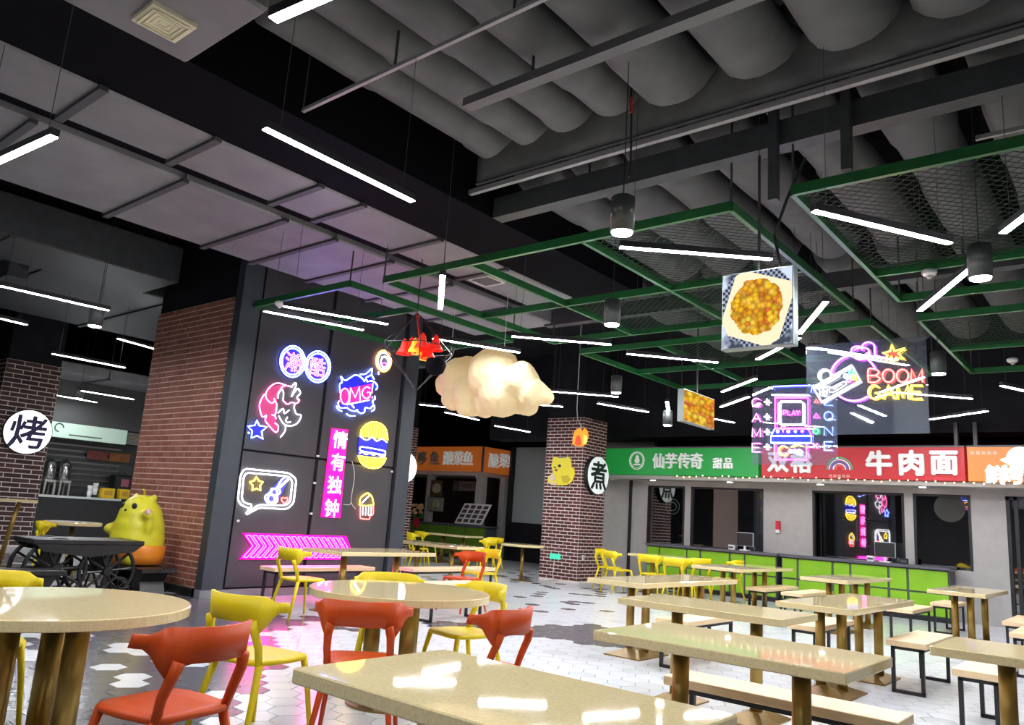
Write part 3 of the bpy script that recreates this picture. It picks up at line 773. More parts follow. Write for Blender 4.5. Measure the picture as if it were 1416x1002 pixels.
t = thing('air_diffuser', 'square cream ceiling air diffuser on the grey slab', 'vent', (tq.x, tq.y, 4.74))
t.location.z = 4.33
MB().box((-.15, -.15, 0), (.15, .15, .03)).obj('frame', mat('cream_vent', (.85, .80, .58), .5), t)
for i in range(4):
    k = .12-i*.03; b = MB()
    P = [(-k, -k), (k, -k), (k, k), (-k, k)]
    for j in range(4): b.bar((*P[j], -.012+i*.004), (*P[(j+1) % 4], -.008+i*.003), .013, .01)
    b.obj('louvre_ring', MATS['cream_vent'], t)
tq = px(673, 387, Z=4.40)
t = thing('air_diffuser', 'thin white square air grille above the cloud lamp frame', 'vent', (tq.x, tq.y, 4.385))
b = MB(); P = [(-.17, -.17), (.17, -.17), (.17, .17), (-.17, .17)]
for j in range(4): b.bar((*P[j], 0), (*P[(j+1) % 4], 0), .025, .02)
b.obj('frame', M_white, t); MB().box((-.16, -.16, .0), (.16, .16, .02)).obj('grille', mat('grille_grey', (.12, .12, .12), .6), t)
beam('sprinkler_pipe', (-.9, 6.7, 4.55), (4, 6.7, 4.55), .035, .035, MATS['light_grey_pipe'], 'thin grey pipe crossing under the middle wrapped ducts')
beam('sprinkler_pipe', (-.25, 5.95, 4.50), (-.25, 9.5, 4.50), .03, .03, MATS['light_grey_pipe'], 'thin grey pipe running along the middle wrapped ducts')
# the left hall ceiling
flat_duct(-16.5, -12.6, -1, 12, 4.5, 4.9, 'dark grey duct over the left hall', [2, 4, 6, 8, 10], M_steel)
flat_duct(-12.2, -10.9, -1, 5.2, 4.35, 4.9, 'dark boxed duct in front of the broad brick pillar', [1, 3], M_steel)
beam('steel_beam', (-26, 9.5, 4.3), (-10.5, 9.5, 4.3), .4, .5, M_dark, 'black beam crossing the left hall')
beam('steel_beam', (-26, 3.6, 4.4), (-12.5, 3.6, 4.4), .25, .35, M_steel, 'dark steel beam over the left hall tables')
flat_duct(-22, -19.6, 2, 14, 3.95, 4.2, 'long pale ceiling strip in the left hall', [4, 6, 8, 10, 12])
# dark bulkhead above the shops
struct('trim_1', MB().box((-14, 15.9, 3.35), (5.5, 16.6, 5.55)), M_dark)
t = thing('ceiling_speaker', 'small white box speaker hanging in the dark ceiling above the fish stall', 'speaker', px(697, 599, Y=16.5)); MB().box((-.12, -.1, -.14), (.12, .1, .14)).obj('cabinet', mat('grey_box', (.2, .2, .21), .5), t, bevel=.02); MB().box((-.1, -.108, -.12), (.1, -.1, .12)).obj('grille', M_black, t); MB().tube([(0, 0, .13), (0, 0, 5.55-t.location.z)], .012, 6).obj('bracket', M_steel, t)

# ------------------------------------------------------------------ green hung frames
ZF = 3.95
def frame(label, x0, x1, y0, y1, divx=(), divy=(), mesh=()):
    t = thing('green_ceiling_frame', label, 'frame', (0, 0, 0))
    wz, wx = .085, .042
    for y in (y0, y1)+tuple(divy): MB().box((x0, y-wx/2, ZF), (x1, y+wx/2, ZF+wz)).obj('cross_bar', M_green, t)
    for x in (x0, x1)+tuple(divx): MB().box((x-wx/2, y0, ZF), (x+wx/2, y1, ZF+wz)).obj('side_bar', M_green, t)
    for (a, b, c, d) in mesh:
        g = MB(); s = .10; W, H = b-a, d-c
        n = int((W+H)/s)
        for i in range(1, n):
            k = i*s
            p = (a+min(k, W), c+max(0, k-W)); q2 = (a+max(0, k-H), c+min(k, H)); g.bar((*p, ZF+.05), (*q2, ZF+.05), .0045, .005)
            p = (b-min(k, W), c+max(0, k-W)); q2 = (b-max(0, k-H), c+min(k, H)); g.bar((*p, ZF+.045), (*q2, ZF+.045), .0045, .005)
        g.obj('wire_mesh', M_mesh, t, kind='stuff')
    for x in (x0, x1):
        for y in (y0, y1): MB().tube([(x, y, ZF+.08), (x, y, 5.56)], .01, 5).obj('hanger_rod', M_steel, t)
    return t
frame('large green steel frame hung above the cloud lamp', -6.98, -2.58, 5.8, 9.25, (-5.58, -4.1), (7.6,), ((-4.1, -2.58, 5.8, 9.25), (-5.58, -4.1, 7.6, 9.25)))
frame('green steel frame with wire mesh hung above the BOOM panel', -2.04, 1.6, 5.75, 9.1, (-.3,), (8.09,), ((-2.04, -.3, 5.75, 8.09), (-.3, 1.6, 5.75, 8.09)))
frame('green steel frame reaching out from the neon sign wall', -9.62, -7.5, 5.7, 8.9, (), (6.9,))
frame('far green steel frame hung before the green shop sign', -6.98, -2.58, 10.0, 13.5, (-5.58, -4.1), (11.8,), ((-5.58, -4.1, 10, 11.8),))
frame('far green steel frame hung before the red shop sign', -2.04, 1.6, 10.0, 13.5, (-.3,), (11.8,), ((-2.04, -.3, 10, 11.8),))
for (x, y) in ((-2.16, 5.66), (-1.60, 5.66)):
    t = thing('hanging_post', 'dark square steel post dropping from the heavy beam to the green frames', 'post', (x, y, 4.0), group='posts under the heavy beam'); MB().box((-.035, -.035, -.1 if x < -2 else .02), (.035, .035, .82)).obj('tube_post', M_steel, t); MB().box((-.06, -.06, .80), (.06, .06, .83)).obj('flange', M_steel, t)

# ------------------------------------------------------------------ LED tubes
M_tube = glow('led', (.93, .96, 1.0), TUBE_POWER)
M_house = mat('black_light_housing', (.03, .03, .035), .4)
ZL = 3.42
LIGHTS = [(367,178,570,278),(862,342,1062,358),(1127,292,1312,336),(1275,427,1338,375),(612,383,609,425),(73,489,172,508),(113,540,185,552),(365,430,502,456),(600,468,717,487),(710,465,843,476),(868,489,992,501),(762,541,850,548),(823,557,900,570),(613,569,664,581),(1047,497,1105,467),(1000,541,1044,524),(998,562,1034,549),(1215,543,1281,520),(1236,542,1342,551),(1291,579,1360,569),(1190,561,1222,574),(922,553,925,571)]
PART = [(0,395,150,429,'e'),(0,440,37,449,'e'),(82,547,133,556,'e'),(472,437,536,448,'e'),(580,559,618,563,'s'),(752,560,778,562,'e'),(378,27,440,0,'s'),(75,188,0,222,'s'),(1387,322,1416,300,'s'),(1385,533,1416,540,'s'),(1098,470,1142,417,'e'),(665,585,750,600,'n'),(988,579,1015,584,'e'),(1121,480,1216,494,'s')]
SEGS = []
for (a, b, c, d) in LIGHTS:
    A, B2 = px(a, b, Z=ZL), px(c, d, Z=ZL); cc = (A+B2)/2; u = (B2-A).normalized(); SEGS.append((cc, u))
for (a, b, c, d, k) in PART:
    A, B2 = px(a, b, Z=ZL), px(c, d, Z=ZL); u = (B2-A).normalized()
    SEGS.append((A+u*.6 if k == 's' else (B2-u*.6 if k == 'e' else (A+B2)/2), u))
A = px(163, 468, Z=3.95); B2 = px(213, 482, Z=3.95); u = (B2-A).normalized(); SEGS.append((A+u*.6, u))
for (x, y, a) in ((-1.5, -.8, 20), (1.2, .8, 70), (-3.6, -.5, 60), (2.6, 3.2, 10), (2.2, 6.2, 80), (-5.9, -1.0, 30), (1.4, 9.2, 40), (-8.5, .6, 20), (.6, -3, 0), (-14, 1.2, 30), (1.8, 12.5, 60), (-12.2, 9.2, 45), (-15.5, 9.8, 80)):  # unseen tubes added out of view to brighten the hall and brick pillar
    SEGS.append((Vector((x, y, ZL)), Vector((math.cos(math.radians(a)), math.sin(math.radians(a)), 0))))
tube_me = MB().box((-.6, -.024, -.004), (.6, .024, .002)).mesh('diffuser', M_tube)
house_me = MB().box((-.605, -.027, .0), (.605, .027, .05)).mesh('housing', M_house)
for (cc, u) in SEGS:
    ZT = cc.z
    if cc.x < -9.6 and cc.y < 10: wh = 'over the left hall beyond the broad brick pillar'
    elif cc.x < -9.6: wh = 'before the orange fish stall'
    elif cc.x < -7 and cc.y < 9: wh = 'close to the neon sign wall'
    elif cc.y < 4: wh = 'in the near bay below the wrapped and flat ducts'
    elif cc.y < 9.6: wh = 'under the nearer green frames'
    else: wh = 'under the far green frames before the shop signs'
    t = thing('led_tube_light', 'slim white LED bar light '+wh, 'light', cc, math.atan2(u.y, u.x), 'slim LED bar lights '+wh)
    link('diffuser', tube_me, t); link('housing', house_me, t)
    for e in (-.5, .5):
        h = above(cc.x+u.x*e, cc.y+u.y*e, ZT+.06)-ZT
        MB().tube([(e, 0, .05), (e, 0, h)], .0025, 4).obj('suspension_wire', M_steel, t)

# ------------------------------------------------------------------ cylinder downlights
M_down = glow('downlight', (1, .97, .9), 45)
dl_body = MB().lathe([(.075, .03), (.085, 0), (.085, .26), (.07, .27)], 20).mesh('can', mat('satin_grey_can', (.10, .11, .11), .35, .5), True)
dl_face = MB().lathe([(.07, -.006), (.074, .028)], 20).mesh('lens', M_down)
DL = [(860,322,3.3),(846,449,3.3),(1356,385,3.3),(852,543,3.3),(1298,517,3.3),(131,451,3.3),(109,551,3.3),(923,588,3.1)]
for (a, b, z) in DL:
    wh = 'in the left hall' if a < 400 else ('under the nearer green frames' if px(a, b, Z=z).y < 9.6 else 'before the shop signs')
    t = thing('cylinder_downlight', 'grey cylinder pendant downlight with a bright lens '+wh, 'light', px(a, b, Z=z), 0, 'cylinder pendant downlights '+wh)
    link('can', dl_body, t); link('lens', dl_face, t); MB().tube([(0, 0, .26), (0, 0, above(t.location.x, t.location.y, z+.3)-z)], .004, 5).obj('cord', M_black, t)

# small white emergency lamps on the frames
for (a, b, lab) in ((387, 420, 'small white sensor on the purple lit green frame'), (1285, 377, 'small white twin spot lamp on the frame above the BOOM panel'), (1400, 498, 'small white lamp on the far frame')):
    p = px(a, b, Z=ZF-.03)
    t = thing('frame_sensor', lab, 'sensor', p); MB().lathe([(.05, -.03), (.07, -.01), (.07, .02), (.04, .035)], 16).obj('housing', M_white, t, True); MB().sphere((0, 0, -.035), .03).obj('dome', mat('sensor_dome', (.6, .6, .6), .2), t, True)

# ------------------------------------------------------------------ cloud lamp
M_cloud = mat('cloud_fleece', (.42, .35, .22), .9, emit=(1, .70, .30), es=.30, bump=.5, bscale=9)
YC = 8.0
cc = px(685, 533, Y=YC)
t = thing('cloud_lamp', 'big glowing cream cloud lamp hanging under the green frame', 'lamp', cc)
b = MB()
for (a, c, r) in ((635,520,30),(615,532,16),(650,545,30),(690,520,36),(700,548,30),(665,505,18),(640,502,14),(728,528,24),(742,545,20),(755,548,11),(675,562,18),(648,564,14),(720,555,18),(700,500,14),(628,552,18)):
    p = px(a, c, Y=YC)-cc; rr = r/F*(cc-Vector((0, 0, EYE))).dot(fw)*1.02
    b.sphere(p+Vector((0, random.uniform(-.12, .12), 0)), rr, (1, 1, 1), 3)
o = b.obj('fleece_shell', M_cloud, t, True)
md = o.modifiers.new('merge', 'REMESH'); md.mode = 'VOXEL'; md.voxel_size = .03; md.use_smooth_shade = True
md = o.modifiers.new('soften', 'SMOOTH'); md.factor = .8; md.iterations = 8
tx = bpy.data.textures.new('fleece', 'CLOUDS'); tx.noise_scale = .22
md = o.modifiers.new('puff', 'DISPLACE'); md.texture = tx; md.strength = .09; md.mid_level = .5
for (a, c) in ((697, 488), (623, 500)):
    p = px(a, c, Y=YC)-cc
    MB().tube([p-Vector((0, 0, .1)), (p.x, p.y, above(p.x+cc.x, p.y+cc.y, cc.z+1.0)-cc.z)], .004, 5).obj('hanging_wire', M_white, t)

# wire cage pendant with red cloth
YD = 6.3
cc = px(580, 485, Y=YD)
t = thing('cage_pendant', 'black wire diamond cage pendant with red and yellow cloth flowers inside', 'pendant', cc)
topv = px(577, 433, Y=YD)-cc; ringp = []
for k in range(6):
    a = 2*PI*k/6+.3; ringp.append(Vector((.48*math.cos(a), .48*math.sin(a), .03)))
bot = Vector((0, 0, -.5))
b = MB()
for k in range(6):
    b.tube([topv, ringp[k]], .007, 5); b.tube([ringp[k], ringp[(k+1) % 6]], .007, 5); b.tube([ringp[k], bot], .007, 5)
b.obj('wire_cage', M_black, t)
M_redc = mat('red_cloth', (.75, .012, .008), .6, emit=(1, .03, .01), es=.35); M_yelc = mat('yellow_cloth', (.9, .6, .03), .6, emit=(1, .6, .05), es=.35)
for k in range(9):
    a = k*2.4; rr = .05+.02*k
    p = Vector((rr*math.cos(a), rr*math.sin(a), .02+.05*math.sin(k*1.7)))
    f = MB(); n = 9; P = []
    f.lathe([(.005, .14), (.035, .10), (.05, .03), (.085, -.03), (.10, -.06), (.092, -.055), (.03, .0)], 10, p)
    f.obj('cloth_flower', M_yelc if k % 4 == 2 else M_redc, t, True)
MB().tube([(0, 0, .12), topv], .012, 6).obj('stem', M_redc, t)
MB().tube([topv, (topv.x, topv.y, above(topv.x+cc.x, topv.y+cc.y, cc.z+topv.z+.05)-cc.z)], .006, 5).obj('cord', M_black, t)
# black pot under the cage
MB().lathe([(.04, -.30), (.10, -.26), (.13, -.17), (.11, -.10), (.08, -.10)], 18, (.2, .1, 0)).obj('black_bowl', M_pitch, t, True)

# ------------------------------------------------------------------ hanging food screens
def food_mat(name, seed, close):
    M = bpy.data.materials.new(name); M.use_nodes = True; nt = M.node_tree; L = nt.links; nt.nodes.clear()
    def nd(k, **p):
        n = nt.nodes.new('ShaderNode'+k)
        for a, v in p.items(): setattr(n, a, v)
        return n
    out = nd('OutputMaterial'); em = nd('Emission'); em.inputs[1].default_value = 1.15
    gc = nd('TexCoord'); fl = nd('Mapping'); fl.inputs['Scale'].default_value = (0, 1, 1) if close else (1, 0, 1); fl.inputs['Location'].default_value = (.5, 0, 0) if close else (0, .5, 0); L.new(gc.outputs['Generated'], fl.inputs[0])
    class tc: outputs = {'Generated': fl.outputs[0]}
    mp = nd('Mapping'); mp.inputs['Location'].default_value = (seed, 0, 0); L.new(fl.outputs[0], mp.inputs[0])
    vo = nd('TexVoronoi'); vo.inputs['Scale'].default_value = 15 if not close else 7; L.new(mp.outputs[0], vo.inputs['Vector'])
    r = nd('ValToRGB'); cr = r.color_ramp
    for p, c in ((0, (.9, .45, .02, 1)), (.3, (1, .62, .03, 1)), (.55, (.75, .20, .03, 1)), (.75, (1, .75, .08, 1))):
        e = cr.elements.new(p) if p not in (0,) else cr.elements[0]; e.color = c; e.position = p
    cr.elements[-1].color = (.85, .1, .06, 1); 
    sp = nd('SeparateColor'); L.new(vo.outputs['Color'], sp.inputs[0]); L.new(sp.outputs[0], r.inputs[0])
    sh = nd('ValToRGB'); sh.color_ramp.elements[0].color = (1, 1, 1, 1); sh.color_ramp.elements[1].color = (.25, .2, .2, 1); sh.color_ramp.elements[1].position = .75
    L.new(vo.outputs['Distance'], sh.inputs[0])
    food = nd('MixRGB', blend_type='MULTIPLY'); food.inputs[0].default_value = .8; L.new(r.outputs[0], food.inputs[1]); L.new(sh.outputs[0], food.inputs[2])
    # mask: distance from the centre, wavy
    sub = nd('VectorMath', operation='DISTANCE'); sub.inputs[1].default_value = (.5, .5, .52); L.new(tc.outputs['Generated'], sub.inputs[0])
    nz = nd('TexNoise'); nz.inputs['Scale'].default_value = 6; L.new(tc.outputs['Generated'], nz.inputs[0])
    c0 = nd('VectorMath', operation='SUBTRACT'); c0.inputs[1].default_value = (.5, .5, .5); L.new(tc.outputs['Generated'], c0.inputs[0])
    rt_ = nd('VectorRotate'); rt_.rotation_type = 'Y_AXIS'; rt_.inputs['Angle'].default_value = .45; L.new(c0.outputs[0], rt_.inputs['Vector'])
    c1 = nd('VectorMath', operation='ABSOLUTE'); L.new(rt_.outputs[0], c1.inputs[0]); c2_ = nd('VectorMath', operation='DOT_PRODUCT'); c2_.inputs[1].default_value = (.95, 0, .95); L.new(c1.outputs[0], c2_.inputs[0])
    ad = nd('Math', operation='MULTIPLY_ADD'); ad.inputs[1].default_value = .16; L.new(nz.outputs[0], ad.inputs[0]); L.new(sub.outputs['Value'], ad.inputs[2])
    if close:
        L.new(food.outputs[0], em.inputs[0])
    else:
        m1 = nd('Math', operation='GREATER_THAN'); m1.inputs[1].default_value = .455; L.new(ad.outputs[0], m1.inputs[0])
        m2 = nd('Math', operation='GREATER_THAN'); m2.inputs[1].default_value = .60; L.new(c2_.outputs['Value'], m2.inputs[0])
        m3 = nd('Math', operation='GREATER_THAN'); m3.inputs[1].default_value = .63; L.new(ad.outputs[0], m3.inputs[0])
        ck = nd('TexChecker'); ck.inputs['Scale'].default_value = 26; ck.inputs[1].default_value = (.03, .035, .06, 1); ck.inputs[2].default_value = (.30, .34, .45, 1); L.new(tc.outputs['Generated'], ck.inputs[0])
        n2 = nd('TexNoise'); n2.inputs['Scale'].default_value = 3.5; L.new(tc.outputs['Generated'], n2.inputs[0])
        bg = nd('ValToRGB'); bg.color_ramp.elements[0].position = .45; bg.color_ramp.elements[0].color = (.05, .06, .09, 1); bg.color_ramp.elements[1].position = .58; bg.color_ramp.elements[1].color = (.55, .62, .78, 1); L.new(n2.outputs[0], bg.inputs[0])
        a1 = nd('MixRGB'); L.new(m1.outputs[0], a1.inputs[0]); L.new(food.outputs[0], a1.inputs[1]); a1.inputs[2].default_value = (.92, .72, .48, 1)
        a2 = nd('MixRGB'); L.new(m2.outputs[0], a2.inputs[0]); L.new(a1.outputs[0], a2.inputs[1]); L.new(ck.outputs[0], a2.inputs[2])
        a3 = nd('MixRGB'); L.new(m3.outputs[0], a3.inputs[0]); L.new(a2.outputs[0], a3.inputs[1]); L.new(bg.outputs[0], a3.inputs[2])
        L.new(a3.outputs[0], em.inputs[0])
    L.new(em.outputs[0], out.inputs[0])
    return M
YS = 5.75
a, b2, c2 = px(1000, 382, Y=YS), px(1095, 366, Y=YS), px(1000, 482, Y=YS)
t = thing('hanging_screen', 'hanging screen showing a basket of loaded fries', 'screen', ((a.x+b2.x)/2, YS, c2.z))
W = b2.x-a.x; H = a.z-c2.z
MB().box((-W/2, .0, 0), (W/2, .012, H)).obj('picture', food_mat('food_picture', 0, False), t)
MB().box((-W/2-.012, .006, -.012), (W/2+.012, .10, H+.012)).obj('case', mat('screen_case', (.22, .26, .25), .35, .4), t, bevel=.005)
MB().tube([(W/2-.1, .05, H), (W/2-.16, .05, H+.3), (W/2-.05, .05, H+.6), (W/2+.1, .03, H+.9)], .012, 6).obj('cable', M_black, t)
MB().tube([(0, .05, H), (0, .05, above(t.location.x, YS+.05, a.z+.05)-c2.z)], .012, 6).obj('hanging_pole', M_steel, t)
XS = -4.9
a, b2, c2 = px(947, 538, X=XS), px(988, 549, X=XS), px(988, 593, X=XS)
t = thing('hanging_screen', 'small hanging screen filled with a bright close view of food', 'screen', (XS, (a.y+b2.y)/2, c2.z))
W = b2.y-a.y; H = a.z-c2.z
MB().box((-.012, -W/2, 0), (0, W/2, H)).obj('picture', food_mat('food_close_picture', 3, True), t)
MB().box((-.1, -W/2-.012, -.012), (-.006, W/2+.012, H+.012)).obj('case', MATS['screen_case'], t)
MB().tube([(-.05, 0, H), (-.05, 0, above(XS-.05, t.location.y, a.z+.05)-c2.z)], .012, 6).obj('hanging_pole', M_steel, t)

# hanging cable with red tie near the downlight
t = thing('loose_cable', 'loose black cable with a red tie dangling from the ceiling', 'cable', px(873, 160, Y=5.0))
MB().tube(smooth_line([(.04, 0, 1.0), (.03, 0, .55), (-.01, 0, .25), (0, 0, 0), (.01, 0, -.35), (0, 0, -.55)], 4), .009, 6).obj('cord', M_black, t, True)
MB().tube([(-.005, -.01, .16), (.0, -.01, .02)], .014, 6).obj('red_tie', mat('red_tape', (.6, .06, .03), .5), t)

# ------------------------------------------------------------------ shop row (faces -Y)
YW, YSGN = 16.3, 15.6
ZS0, ZS1 = 2.45, 3.07
def wx(x, y=720, Y=YW): return px(x, y, Y=Y).x
shop = struct('wall_shops', MB().box((-9.6, 17.9, 0), (5.5, 18.0, 3.4)), mat('dark_shop_room', (.03, .03, .033), .7))
wins = [(896, 945), (956, 1054), (1125, 1249), (1265, 1341), (1392, 1470)]
edges = [wx(a) for p in wins for a in p]
xs = [-10.7]+edges+[5.5]
ZW = 2.25
b = MB()
for i in range(0, len(xs), 2):
    b.box((xs[i], YW, 0), (xs[i+1], YW+.14, ZW))
b.box((-10.7, YW, ZW), (5.5, YW+.14, 2.6))
for i in range(4): b.box((edges[2*i], YW, 0), (edges[2*i+1], YW+.14, .90))
wf = struct('wall_front', b, M_grey)
for i in range(4):
    x0, x1 = edges[2*i], edges[2*i+1]
    dz = .21 if i == 2 else 0
    w = MB().prism([(x0+.02, YW+.03+dz, .905), (x1-.02, YW+.03, .905), (x1-.02, YW+.036, .905), (x0+.02, YW+.036+dz, .905)], (0, 0, ZW-.91)).obj('window_%d' % (i+1), M_glassdark, None, kind='structure')
    b = MB()
    for x in (x0, x1): b.box((x-.02, YW-.01, .9), (x+.025, YW+.09, ZW))
    b.box((x0, YW-.01, ZW-.04), (x1, YW+.09, ZW)); b.obj('window_frame', M_black, w)
    # dim kitchen shelf unit behind the pane
    MB().box((x0+.1, YW+1.2, .9), (x1-.2, YW+1.5, 1.5)).obj('kitchen_unit', mat('kitchen_steel', (.12, .12, .13), .4, .5), w)
for (wi, a, b_, r, m_) in ((1, 930, 700, .17, None), (4, 1313, 702, .26, mat('faded_sticker', (.035, .033, .028), .7))):
    c = px(a, b_, Y=YW+.02); wo = bpy.data.objects['window_%d' % wi]
    if wi == 1:
        for rr in (r, r*.55): MB().tube([(c.x+rr*math.cos(2*PI*k/24), YW+.026, c.z+rr*math.sin(2*PI*k/24)) for k in range(24)], .006, 4, True).obj('ring_sticker', mat('dim_sticker', (.10, .11, .11), .6), wo)
    else: MB().prism([(c.x+r*math.cos(2*PI*k/24), YW+.026, c.z+r*math.sin(2*PI*k/24)) for k in range(24)], (0, .003, 0)).obj('round_sticker', m_, wo)
x0 = edges[8]
d = MB().box((x0, YW+.05, 0), (x0+1.6, YW+.06, ZW)).obj('door_1', M_glassdark, None, kind='structure')
b = MB()
for x in (x0, x0+.12, x0+.8, x0+1.55): b.box((x, YW-.01, 0), (x+.06, YW+.1, ZW))
b.box((x0, YW-.01, ZW-.06), (x0+1.6, YW+.1, ZW)); b.obj('door_frame', M_black, d)
MB().tube([(x0+.75, YW-.04, .9), (x0+.75, YW-.04, 1.4)], .015, 8).obj('door_handle', MATS['satin_grey_can'], d)
# soffit
struct('trim_2', MB().box((-10.6, YSGN+.06, 2.36), (5.5, YW+.02, 2.44)), mat('soffit_grey', (.42, .40, .38), .6))
# recess wall left of the shops (brown)
M_brown = mat('brown_recess_wall', (.13, .105, .09), .7, var=.08)
struct('wall_recess', MB().box((-12.4, 17.2, 0), (-9.62, 17.35, 3.4)), M_brown)
struct('trim_3', MB().box((-9.72, 16.25, 0), (-9.66, 17.2, 2.5)), M_black)
# small recessed spots in the soffit
for i, a in enumerate((908, 1012, 1135, 1275)):
    p = px(a, 664+ (a-908)*.023, Z=2.36)
    t = thing('soffit_spot', 'small round spot light in the grey soffit under the shop signs', 'light', (p.x, 15.95, 2.345), 0, 'soffit spots under the shop signs')
    MB().lathe([(.06, 0), (.06, .02)], 16).obj('lens', glow('spot', (1, .97, .9), 12), t); MB().lathe([(.075, .006), (.075, .02)], 16).obj('rim', M_white, t)
# sign boxes
M_sgG = mat('green_sign_face', (.012, .24, .04), .4, emit=(.01, .26, .045), es=.35); M_sgR = mat('red_sign_face', (.42, .015, .022), .4, emit=(.45, .015, .02), es=.3); M_sgO = mat('orange_sign_face', (.55, .18, .03), .4, emit=(.6, .2, .03), es=.35)
M_let = mat('white_letter', (.8, .8, .78), .4, emit=(.9, .93, .9), es=.12)
M_edge = mat('dark_letter_edge', (.10, .09, .09), .5)
def sgx(x): return px(x, 637, Y=YSGN).x
def sign_box(label, x0, x1, m):
    t = thing('shop_sign', label, 'sign', (0, 0, 0))
    MB().box((x0, YSGN, ZS0), (x1, YSGN+.22, ZS1)).obj('sign_box', m, t, bevel=.006)
    MB().box((x0, YSGN-.012, ZS1-.02), (x1, YSGN+.01, ZS1+.01)).obj('top_trim', M_edge, t)
    MB().box((x0+.1, YSGN+.05, ZS1), (x0+.16, YSGN+.2, 3.5)).obj('bracket', M_steel, t); MB().box((x1-.16, YSGN+.05, ZS1), (x1-.1, YSGN+.2, 3.5)).obj('bracket', M_steel, t)
    return t
def sl(t, body, x, y, size, m=None, bold=.006, sx=1, ex=.03):
    return lettering('sign_character', body, size, px(x, y, Y=YSGN)+Vector((0, -ex, 0)), AX_Y, m or M_let, t, ex, 0, bold, sx)
g = sign_box('green dessert shop sign with white characters and round emblem', -10.3, sgx(1048.5), M_sgG)
for i, ch in enumerate('仙芋传奇'): sl(g, ch, 911.5+i*17.6, 637, .36, sx=.85)
for ch, x in zip('甜品', (993.5, 1008)): sl(g, ch, x, 640.5, .24, sx=.9)
em = px(881, 636.5, Y=YSGN)
b = MB(); ringpts = lambda r: [(em.x+r*.95*math.cos(2*PI*k/28), YSGN-.012, em.z+r*math.sin(2*PI*k/28)) for k in range(28)]
b.tube(ringpts(.20), .012, 6, True).tube(ringpts(.165), .006, 5, True); eo = b.obj('emblem_ring', M_let, g)
b = MB()
for k in range(16):
    a = 2*PI*k/16
    if k in (11, 12, 13): continue
    b.box((em.x+.183*.95*math.cos(a)-.012, YSGN-.02, em.z+.183*math.sin(a)-.012), (em.x+.183*.95*math.cos(a)+.012, YSGN, em.z+.183*math.sin(a)+.012))
b.sphere((em.x, YSGN-.005, em.z+.0), .07, (1, .2, 1)).sphere((em.x, YSGN-.005, em.z+.08), .05, (1, .2, .9)).box((em.x-.09, YSGN-.015, em.z-.11), (em.x+.09, YSGN, em.z-.075))
b.obj('emblem_figure', M_let, eo)
r_ = sign_box('red noodle shop sign with thick white characters and rainbow emblem', sgx(1053), sgx(1334), M_sgR)
for ch, x in (('双', 1077), ('裕', 1109)): sl(r_, ch, x, 639, .44, bold=.016)
for ch, x in (('牛', 1216), ('肉', 1261), ('面', 1306)): sl(r_, ch, x, 640, .47, bold=.02)
ec = px(1161, 647, Y=YSGN)
for k, col in enumerate(((.05, .5, .25), (.8, .8, .85), (.05, .15, .6), (.8, .8, .85), (.75, .1, .1))):
    R = .235-k*.04
    MB().tube([(ec.x+R*math.cos(a*PI/12), YSGN-.012, ec.z-.03+R*1.0*math.sin(a*PI/12)) for a in range(13)], .013, 6).obj('emblem_arc', mat('emblem_%d' % k, col, .4, emit=col, es=.2), r_)
cp_ = px(1161, 658, Y=YSGN)
for k in range(5): MB().box((cp_.x-.2+k*.082, YSGN-.008, cp_.z-.03), (cp_.x-.14+k*.082, YSGN, cp_.z+.03)).obj('caption_mark', mat('faded_caption', (.62, .25, .22), .5), r_)
o_ = sign_box('orange food shop sign with a white round emblem next to the red sign', sgx(1337.5), 1.6, M_sgO)
for ch, x in (('鲜', 1378), ('烤', 1400)): sl(o_, ch, x, 656, .33, mat('lit_letter', (.9, .9, .9), .4, emit=(1, .98, .95), es=.6), .012)
cp_ = px(1360, 626, Y=YSGN)
for k in range(5): MB().box((cp_.x-.2+k*.085, YSGN-.008, cp_.z-.03), (cp_.x-.14+k*.085, YSGN, cp_.z+.03)).obj('caption_mark', mat('pale_caption', (.72, .45, .28), .5), o_)
ec = px(1411, 634, Y=YSGN)
ed = MB().lathe([(.20, -.02), (.20, .02)], 28).obj('emblem_disc', MATS['lit_letter'], o_)
ed.matrix_local = Matrix.Translation((ec.x, YSGN-.02, ec.z)) @ Matrix.Rotation(PI/2, 4, 'X')
MB().prism([(ec.x-.30, YSGN-.03, ec.z-.02), (ec.x-.12, YSGN-.03, ec.z-.14), (ec.x-.12, YSGN-.03, ec.z+.05)], (0, .02, 0)).obj('emblem_ribbon', MATS['lit_letter'], o_)
# fairy light string along the sign bottoms
t = thing('fairy_light_string', 'warm fairy light string along the bottom of the red and green signs', 'string light', (0, 0, 0))
random.seed(3); P = []; xx = sgx(938)
while xx < 1.5: P.append((xx, YSGN-.02+random.uniform(-.02, .02), ZS0-.015+random.uniform(-.03, .025))); xx += .075
MB().tube(P, .004, 4).obj('wire', M_black, t)
b = MB()
for p in P[::2]: b.sphere((p[0], p[1]-.01, p[2]), .014, n=1)
b.obj('bulbs', glow('fairy', (1, .72, .3), 6), t, kind='stuff')

